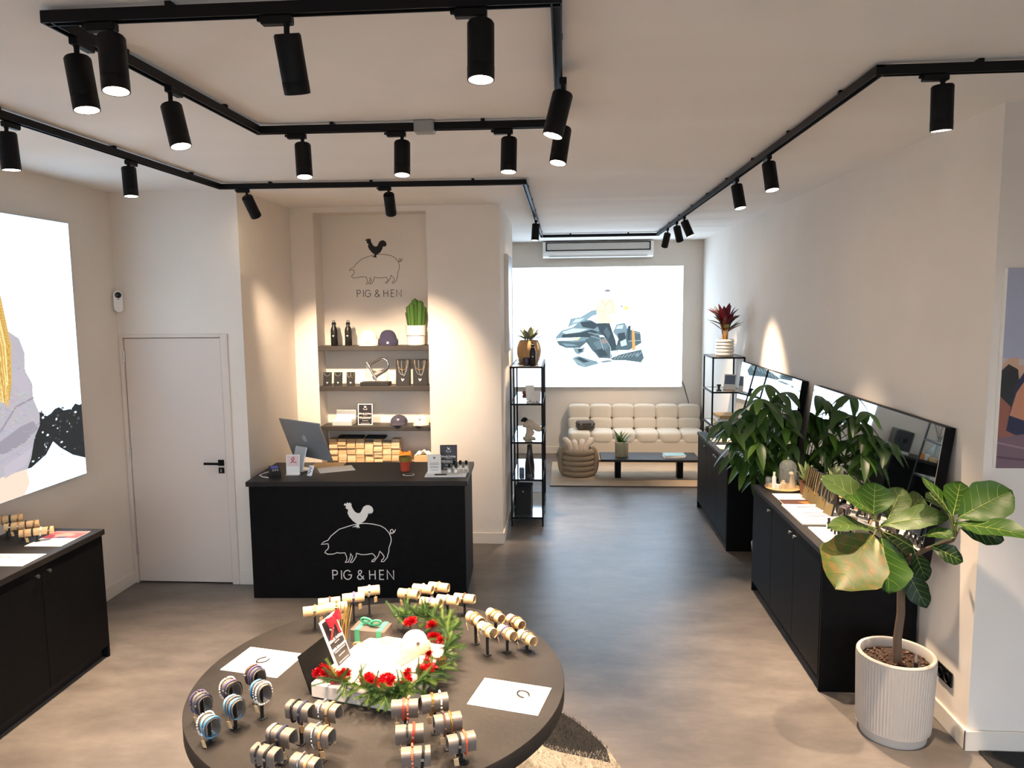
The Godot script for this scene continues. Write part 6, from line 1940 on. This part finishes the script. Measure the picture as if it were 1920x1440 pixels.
	# far cabinet
	for a in [[1.655, -8.345, 0.06, "first", [["black", "band"], ["white", "beaded"]]], [1.759, -8.39, 0.075, "second", [["sky blue", "band"], ["grey", "cord"]]], [1.862, -8.4, 0.09, "third", [["grey", "cord"], ["sky blue", "beaded"]]], [1.945, -8.4, 0.12, "fourth", [["silver", "band"], ["grey", "braided"]]]]:
		bracelet_stand("grey", a[3] + " stand at far cabinet's end", a[3] + " grey bracelet stand from the corridor at far cabinet's end", V(a[0], T, a[1]), -0.6, a[2], 0.08, [[a[4][0][0], a[4][0][1], -0.015], [a[4][1][0], a[4][1][1], 0.015]], "the far cabinet end stands", 0.1, 1.0)
	for a in [[1.765, -8.0, "farther"], [1.76, -7.6, "nearer"]]:
		var l := thing("leaflet", a[2] + " white leaflet lying on the far cabinet", "leaflet", V(a[0], T, a[1]), 0.0, "leaflets on the far cabinet")
		part(l, "sheet", G.new().box(V(0, 0.0015, 0), V(0.32, 0.003, 0.21), 0.001), mats["white_paper"])
		part(l, "picture", G.new().box(V(0, 0.0033, 0.06), V(0.31, 0.0006, 0.07)), mat("beige_print", rgb(200, 168, 144), 0.7))
	for a in [[1.673, -7.18, 0.075, "left"], [1.8, -7.22, 0.07, "right"]]:
		bracelet_stand("grey", a[3] + " front stand of far cabinet", a[3] + " grey bracelet stand at the far cabinet's front", V(a[0], T, a[1]), -0.6, a[2], 0.1, [["silver", "beaded", -0.02], ["white", "band", 0.0], ["black", "cord", 0.022]], "the far cabinet front stands", 0.1, 1.0)

# ---------------------------------------------------------------- leafy pot plant between the cabinets
func pachira() -> void:
	var t := thing("money_tree", "tall leafy plant with hand shaped leaves between the right cabinets", "plant", V(1.84, 0, -6.5))
	var o := t.position
	part(t, "pot", G.new().lathe([Vector2(0, 0), Vector2(0.13, 0), Vector2(0.16, 0.24), Vector2(0.145, 0.24), Vector2(0.13, 0.2), Vector2(0, 0.2)], 32), mat("clay_pot", rgb(204, 182, 160), 0.7))
	part(t, "soil", G.new().lathe([Vector2(0.134, 0.205), Vector2(0, 0.212)], 24), mats["soil"])
	for k in 3:
		var q := []
		for j in 15:
			var v := j / 14.0
			var a := k * TAU / 3 + v * 5.0
			q.append(V(0.028 * cos(a) * (1.0 - 0.5 * v), 0.2 + 0.75 * v, 0.028 * sin(a) * (1.0 - 0.5 * v)))
		part(t, "trunk", G.new().tube(q, 0.02, 8), mats["bark"])
	var nodes := [[1.536, 1.498, -6.3], [1.73, 1.7, -6.3], [1.93, 1.62, -6.45], [2.0, 1.47, -6.4], [1.403, 1.362, -6.15], [1.603, 1.408, -6.15], [1.93, 1.408, -6.5], [1.98, 1.289, -6.45], [1.566, 1.189, -6.3], [1.754, 1.199, -6.3], [1.95, 1.1, -6.5], [1.588, 1.02, -6.45], [1.786, 1.0, -6.5], [1.868, 0.98, -6.3], [1.96, 1.12, -6.3], [1.801, 0.86, -6.3], [1.699, 1.1, -6.6], [1.716, 1.542, -6.15], [1.36, 1.4, -6.2], [1.94, 1.453, -6.3], [1.628, 1.6, -6.15], [1.88, 1.6, -6.4], [1.441, 1.226, -6.15], [1.858, 1.08, -6.4], [1.66, 1.286, -6.6], [1.8, 1.3, -6.7], [1.52, 1.32, -6.5], [1.86, 1.35, -6.2], [1.6, 1.25, -6.05], [1.75, 1.4, -6.65], [1.48, 1.1, -6.35], [1.9, 1.22, -6.15], [1.5, 1.42, -6.2], [1.65, 1.5, -6.3], [1.8, 1.55, -6.25], [1.55, 1.3, -6.15], [1.7, 1.32, -6.2], [1.82, 1.25, -6.2], [1.62, 1.12, -6.2], [1.74, 1.08, -6.25], [1.7, 0.95, -6.3], [1.84, 1.45, -6.3]]
	var gm := [mats["leaf"], mat("leaf_dark", rgb(46, 74, 32), 0.35), mat("leaf_fresh", rgb(82, 118, 40), 0.38)]
	for k in [1, 2]:
		gm[k].backlight_enabled = true
		gm[k].backlight = rgb(56, 84, 28)
	var r := RandomNumberGenerator.new()
	r.seed = 12
	for k in nodes.size():
		var p := V(nodes[k][0], nodes[k][1], nodes[k][2]) - o
		var start := V(r.randf_range(-0.03, 0.03), lerpf(0.55, 0.98, clampf((p.y - 0.8) / 0.9, 0, 1)), r.randf_range(-0.03, 0.03))
		var mid := start.lerp(p, 0.55) + V(0, 0.07, 0)
		var st := part(t, "leaf_stalk", G.new().tube([start, mid, p], [0.005, 0.004, 0.003], 6), mat("stalk_green", rgb(86, 104, 54), 0.6))
		var m := r.randi_range(5, 6)
		var a0 := r.randf() * TAU
		var outw := V(p.x, 0, p.z).normalized()
		for j in m:
			var a := a0 + TAU * j / m
			var d := (V(cos(a), r.randf_range(-0.75, -0.1), sin(a)) + outw * 0.25).normalized()
			var l := r.randf_range(0.15, 0.23)
			var tip := p + d * l + o
			if tip.x > 2.0:
				d.x = -absf(d.x) * 0.5
				d = d.normalized()
			part(st, "leaflet", blade(p, d, l, l * 0.19, r.randf_range(0.25, 0.6), 0.85, 0.2, 7), gm[[0, 1, 0, 2, 1][(k + j) % 5]])
	for a in [[V(1.56, 1.08, -6.3), V(-0.55, -0.8, 0.2)], [V(1.58, 1.06, -6.28), V(-0.3, -0.95, 0.15)], [V(1.6, 1.02, -6.3), V(0.1, -1, 0.1)]]:
		part(t, "hanging_leaf", blade(a[0] - o, a[1].normalized(), 0.27, 0.05, 0.05, 0.7, 0.2, 8), mats["leaf_fresh"])

# ---------------------------------------------------------------- fiddle leaf fig
func fig_leaf(p: Vector3, tip: Vector3, w: float, face: Vector3, droop: float, seed_: int) -> Array:
	var d := tip - p
	var l := d.length()
	d = d / l
	var side := d.cross(face).normalized()
	var nn := side.cross(d).normalized()
	if nn.dot(face) < 0:
		nn = -nn
	var at := func(s: float, v: float) -> Vector3:
		# obovate outline, wider towards the tip, with a slight waist
		var ww := w * (0.22 * sin(PI * clampf(v, 0, 1)) + 0.84 * pow(maxf(0.0, sin(PI * clampf(pow(v, 1.4), 0, 1))), 0.65))
		ww *= 1.0 + 0.05 * sin(v * 21.0 + seed_ * 1.7 + s)
		var c := p + d * (l * v) + nn * (droop * l * sin(v * PI * 0.5) * (1 - v) * 1.2) + Vector3.DOWN * droop * 0.25 * l * v * v
		var cup := 0.18 * s * s * ww + 0.03 * l * sin(v * 9.0 + seed_) * absf(s) + 0.012 * l * sin(v * 26.0) * absf(s) * (1.0 - absf(s))
		return c + side * (s * ww) + nn * cup
	var g := G.new().grid(func(u: float, v: float) -> Vector3: return at.call((u - 0.5) * 2.0, v), 12, 16, true)
	if g.n[6 * 17 + 8].dot(nn) < 0:
		g = G.new().grid(func(u: float, v: float) -> Vector3: return at.call((u - 0.5) * 2.0, v), 12, 16, false)
	var veins := G.new()
	var mv := []
	for k in 9:
		mv.append(at.call(0.0, k / 8.6) + nn * 0.0006)
	veins.tube(mv, [0.0024, 0.0022, 0.002, 0.0018, 0.0016, 0.0014, 0.0012, 0.001, 0.0008], 5)
	for sgn in [-1.0, 1.0]:
		for k in 5:
			var v0 := 0.12 + k * 0.155
			var q := []
			for j in 5:
				var f := j / 4.0
				q.append(at.call(sgn * f * 0.86, minf(0.97, v0 + 0.17 * f)) + nn * 0.0003)
			veins.tube(q, [0.0011, 0.001, 0.0008, 0.0007, 0.0005], 4)
	return [g, veins]

func fig() -> void:
	var base := V(1.83, 0, -3.99)
	var t := thing("fiddle_leaf_fig", "fiddle leaf fig in ribbed white pot by the right corner", "plant", base)
	# ribbed pot
	part(t, "pot", G.new().grid(func(u: float, v: float) -> Vector3:
		var a := u * TAU
		var rib := 0.0048 * absf(sin(a * 36.0)) if v > 0.02 and v < 0.93 else 0.003
		return V(cos(a), 0, sin(a)) * (0.186 + 0.012 * v + rib) + V(0, 0.055 + 0.405 * v, 0), 432, 14, true), mat("pot_white", rgb(186, 177, 167), 0.8))
	part(t, "pot_foot", G.new().lathe([Vector2(0, 0), Vector2(0.17, 0), Vector2(0.176, 0.055), Vector2(0.19, 0.056)], 48), mats["pot_white"])
	part(t, "pot_rim", G.new().lathe([Vector2(0.198, 0.458), Vector2(0.2, 0.462), Vector2(0.196, 0.468), Vector2(0.18, 0.468), Vector2(0.176, 0.46), Vector2(0.174, 0.4)], 64), mats["pot_white"])
	part(t, "soil", G.new().grid(func(u: float, v: float) -> Vector3:
		var a := u * TAU
		return V(cos(a) * 0.176 * v, 0.415 + 0.006 * sin(a * 9 + v * 22) * sin(v * 31 + a * 5), sin(a) * 0.176 * v), 48, 14, false), mats["soil"])
	var chip := RandomNumberGenerator.new()
	chip.seed = 2
	var cg := G.new()
	for k in 170:
		var a := chip.randf() * TAU
		var q := sqrt(chip.randf()) * 0.165
		cg.add(G.new().box(Vector3.ZERO, V(chip.randf_range(0.006, 0.018), 0.005, 0.007)), Transform3D(Basis.from_euler(V(chip.randf_range(-0.6, 0.6), chip.randf() * TAU, chip.randf_range(-0.6, 0.6))), V(cos(a) * q, 0.421, sin(a) * q)))
	var ch := part(t, "bark_chips", cg, mat("bark_chip", rgb(92, 58, 38), 0.6))
	ch.set_meta("kind", "stuff")
	part(t, "water_gauge", G.new().tube([V(0.075, 0.4, 0.07), V(0.075, 0.5, 0.07)], 0.006, 8), mats["glass"])
	part(t, "gauge_cap", G.new().tube([V(0.075, 0.41, 0.07), V(0.075, 0.445, 0.07)], 0.011, 10), mats["black_matte"])
	# trunk and two branches
	part(t, "trunk", G.new().tube([V(0.0, 0.41, 0.02), V(-0.006, 0.55, 0.02), V(0.004, 0.7, 0.025), V(0.0, 0.86, 0.02), V(-0.02, 1.0, 0.03), V(-0.09, 1.12, 0.06), V(-0.17, 1.2, 0.09), V(-0.175, 1.24, 0.1)], [0.024, 0.022, 0.021, 0.02, 0.018, 0.014, 0.011, 0.008], 10), mats["bark"])
	part(t, "branch", G.new().tube([V(-0.02, 0.99, 0.03), V(0.06, 1.1, 0.14), V(0.12, 1.2, 0.28), V(0.12, 1.26, 0.32)], [0.015, 0.012, 0.01, 0.007], 8), mats["bark"])
	# leaves: base pixel and tip pixel on the photograph were turned into points at a chosen distance
	var fm := [mat("fig_green", rgb(46, 76, 22), 0.42, 0.0, 0.35), mat("fig_dark", rgb(26, 48, 20), 0.4, 0.0, 0.35), mat("fig_pale", rgb(62, 82, 38), 0.45, 0.0, 0.35), textured("fig_yellowed", noise_tex(0.02, rgb(48, 78, 24), rgb(146, 84, 44), 4, 256, 81, rgb(78, 88, 32)), 4.0, 0.5)]
	var vm := mat("fig_vein", rgb(132, 144, 66), 0.45)
	for k in LEAVES.size():
		var e: Array = LEAVES[k]
		var g := fig_leaf(V(e[0], e[1], e[2]) - base, V(e[3], e[4], e[5]) - base, e[6], V(e[7], e[8], e[9]).normalized(), e[10], k)
		var lf := part(t, "leaf", g[0], fm[e[11]])
		part(lf, "veins", g[1], vm)
		part(lf, "leaf_stalk", G.new().tube([V(e[12], e[13], e[14]) - base, (V(e[12], e[13], e[14]) + V(e[0], e[1], e[2])) * 0.5 - base + V(0, 0.008, 0), V(e[0], e[1], e[2]) - base], 0.0035, 6), vm)

# ---------------------------------------------------------------- coffee corner beyond the corridor wall, seen in the mirror
func nook() -> void:
	var t := thing("coffee_cabinet", "black coffee cabinet in the back corner, seen in the mirror", "cabinet", V(-1.42, 0, -11.25))
	part(t, "body", G.new().span(V(-0.45, 0.06, -0.3), V(0.45, 0.86, 0.28)), mats["black_board"])
	part(t, "worktop", G.new().span(V(-0.46, 0.86, -0.31), V(0.46, 0.9, 0.31), 0.002), mats["black_top"])
	part(t, "plinth", G.new().span(V(-0.43, 0, -0.28), V(0.43, 0.06, 0.24)), mats["black_matte"])
	for s in [-1, 1]:
		part(t, "door", G.new().span(V(s * 0.225 - 0.222, 0.07, 0.282), V(s * 0.225 + 0.222, 0.85, 0.3), 0.0015), mats["black_board"])
	var m := thing("coffee_machine", "black coffee machine on the back corner cabinet", "coffee machine", V(-1.2, 0.9005, -11.3), 0.2)
	part(m, "housing", G.new().box(V(0, 0.17, -0.04), V(0.26, 0.34, 0.3), 0.015), mats["black_gloss"])
	part(m, "spout", G.new().box(V(0, 0.2, 0.13), V(0.08, 0.07, 0.08), 0.008), mats["black_matte"])
	part(m, "drip_tray", G.new().box(V(0, 0.02, 0.15), V(0.2, 0.04, 0.12), 0.004), mats["steel"])
	var v := thing("glass_vase", "round clear glass vase with dark twigs on the cabinet", "vase", V(-1.68, 0.9005, -11.2))
	part(v, "vase", G.new().lathe([Vector2(0, 0), Vector2(0.06, 0), Vector2(0.12, 0.06), Vector2(0.125, 0.12), Vector2(0.08, 0.2), Vector2(0.035, 0.26), Vector2(0.035, 0.34), Vector2(0.045, 0.36)], 32), mats["shelf_glass"])
	for k in 8:
		var a := k * 2.4
		part(v, "twig", G.new().tube([V(0, 0.05, 0), V(0.02 * cos(a), 0.35, 0.02 * sin(a)), V(0.12 * cos(a), 0.55, 0.12 * sin(a))], 0.004, 5), mats["bark"])
	for a in [[-1.42, "orange_glaze", "orange cup on the coffee cabinet"], [-1.5, "white_ceramic", "white cup on the coffee cabinet"]]:
		single("cup", a[2], "cup", G.new().lathe([Vector2(0, 0), Vector2(0.03, 0), Vector2(0.038, 0.09), Vector2(0.034, 0.09), Vector2(0.027, 0.01), Vector2(0, 0.01)], 20), mats[a[1]], V(a[0], 0.9005, -11.05))
	single("wooden_box", "low wooden box on the coffee cabinet beside the cups", "box", G.new().box(V(0, 0.03, 0), V(0.1, 0.06, 0.12), 0.003), mats["kraft"], V(-1.58, 0.9005, -11.03), 0.2)

const LEAVES := [
	[1.627, 1.173, -3.86, 1.352, 0.97, -3.62, 0.1579, -0.15, 0.75, 0.8, 0.06, 3, 1.665, 1.19, -3.905],
	[1.665, 1.164, -3.86, 1.651, 0.92, -3.7, 0.1184, 0.25, 0.6, 1.0, 0.05, 0, 1.665, 1.19, -3.905],
	[1.822, 0.992, -3.95, 1.917, 0.778, -3.86, 0.0577, -0.6, 0.3, 1.0, 0.05, 1, 1.81, 1.02, -3.96],
	[1.645, 1.268, -3.9, 1.391, 1.462, -4.0, 0.1026, 0.2, 0.9, 0.5, 0.1, 2, 1.665, 1.19, -3.905],
	[1.636, 1.274, -3.88, 1.446, 1.397, -3.8, 0.0482, 0.5, 0.8, 0.5, 0.1, 0, 1.665, 1.19, -3.905],
	[1.637, 1.262, -3.9, 1.673, 1.427, -3.98, 0.0912, 0.0, 0.3, 1.0, 0.02, 0, 1.665, 1.19, -3.905],
	[1.72, 1.233, -3.92, 1.825, 1.394, -4.0, 0.0687, -0.4, 0.3, 1.0, 0.02, 2, 1.665, 1.19, -3.905],
	[1.81, 1.249, -3.95, 1.972, 1.327, -4.08, 0.0635, 0.2, 0.5, 1.0, 0.05, 2, 1.665, 1.19, -3.905],
	[1.658, 1.225, -3.85, 1.932, 1.324, -3.72, 0.0731, 0.0, 0.85, 0.6, 0.1, 2, 1.665, 1.19, -3.905],
	[1.639, 1.204, -3.88, 1.342, 1.265, -3.72, 0.0538, 0.0, 0.9, 0.5, 0.08, 2, 1.665, 1.19, -3.905],
	[1.908, 1.344, -3.66, 1.785, 1.525, -3.72, 0.0454, 0.8, 0.4, 0.7, 0.05, 0, 1.95, 1.22, -3.69],
	[1.918, 1.341, -3.66, 1.987, 1.492, -3.74, 0.0722, -0.1, 0.3, 1.0, 0.02, 0, 1.95, 1.22, -3.69],
	[1.905, 1.346, -3.68, 1.872, 1.418, -3.82, 0.0538, 0.2, 0.3, 1.0, 0.02, 1, 1.95, 1.22, -3.69],
	[1.929, 1.331, -3.64, 2.166, 1.483, -3.62, 0.101, -0.15, 0.7, 0.8, 0.06, 0, 1.95, 1.22, -3.69],
	[1.918, 1.299, -3.64, 2.127, 1.328, -3.4, 0.0638, 0.0, 0.85, 0.6, 0.08, 0, 1.95, 1.22, -3.69],
	[1.955, 1.277, -3.66, 2.135, 1.239, -3.6, 0.0481, 0.0, 0.4, 1.0, 0.03, 1, 1.95, 1.22, -3.69],
	[1.84, 1.169, -3.7, 1.969, 1.115, -3.64, 0.0459, 0.0, 0.5, 0.9, 0.1, 1, 1.95, 1.22, -3.69],
	[1.808, 1.217, -3.72, 1.931, 1.255, -3.66, 0.0326, 0.0, 0.8, 0.6, 0.08, 0, 1.95, 1.22, -3.69],
	[1.84, 1.102, -3.88, 1.924, 0.915, -3.9, 0.0453, -0.3, 0.2, 1.0, 0.05, 1, 1.665, 1.19, -3.905],
	[1.69, 1.169, -3.9, 1.877, 1.002, -3.95, 0.0684, 0.2, 0.5, 1.0, 0.05, 1, 1.665, 1.19, -3.905],
]
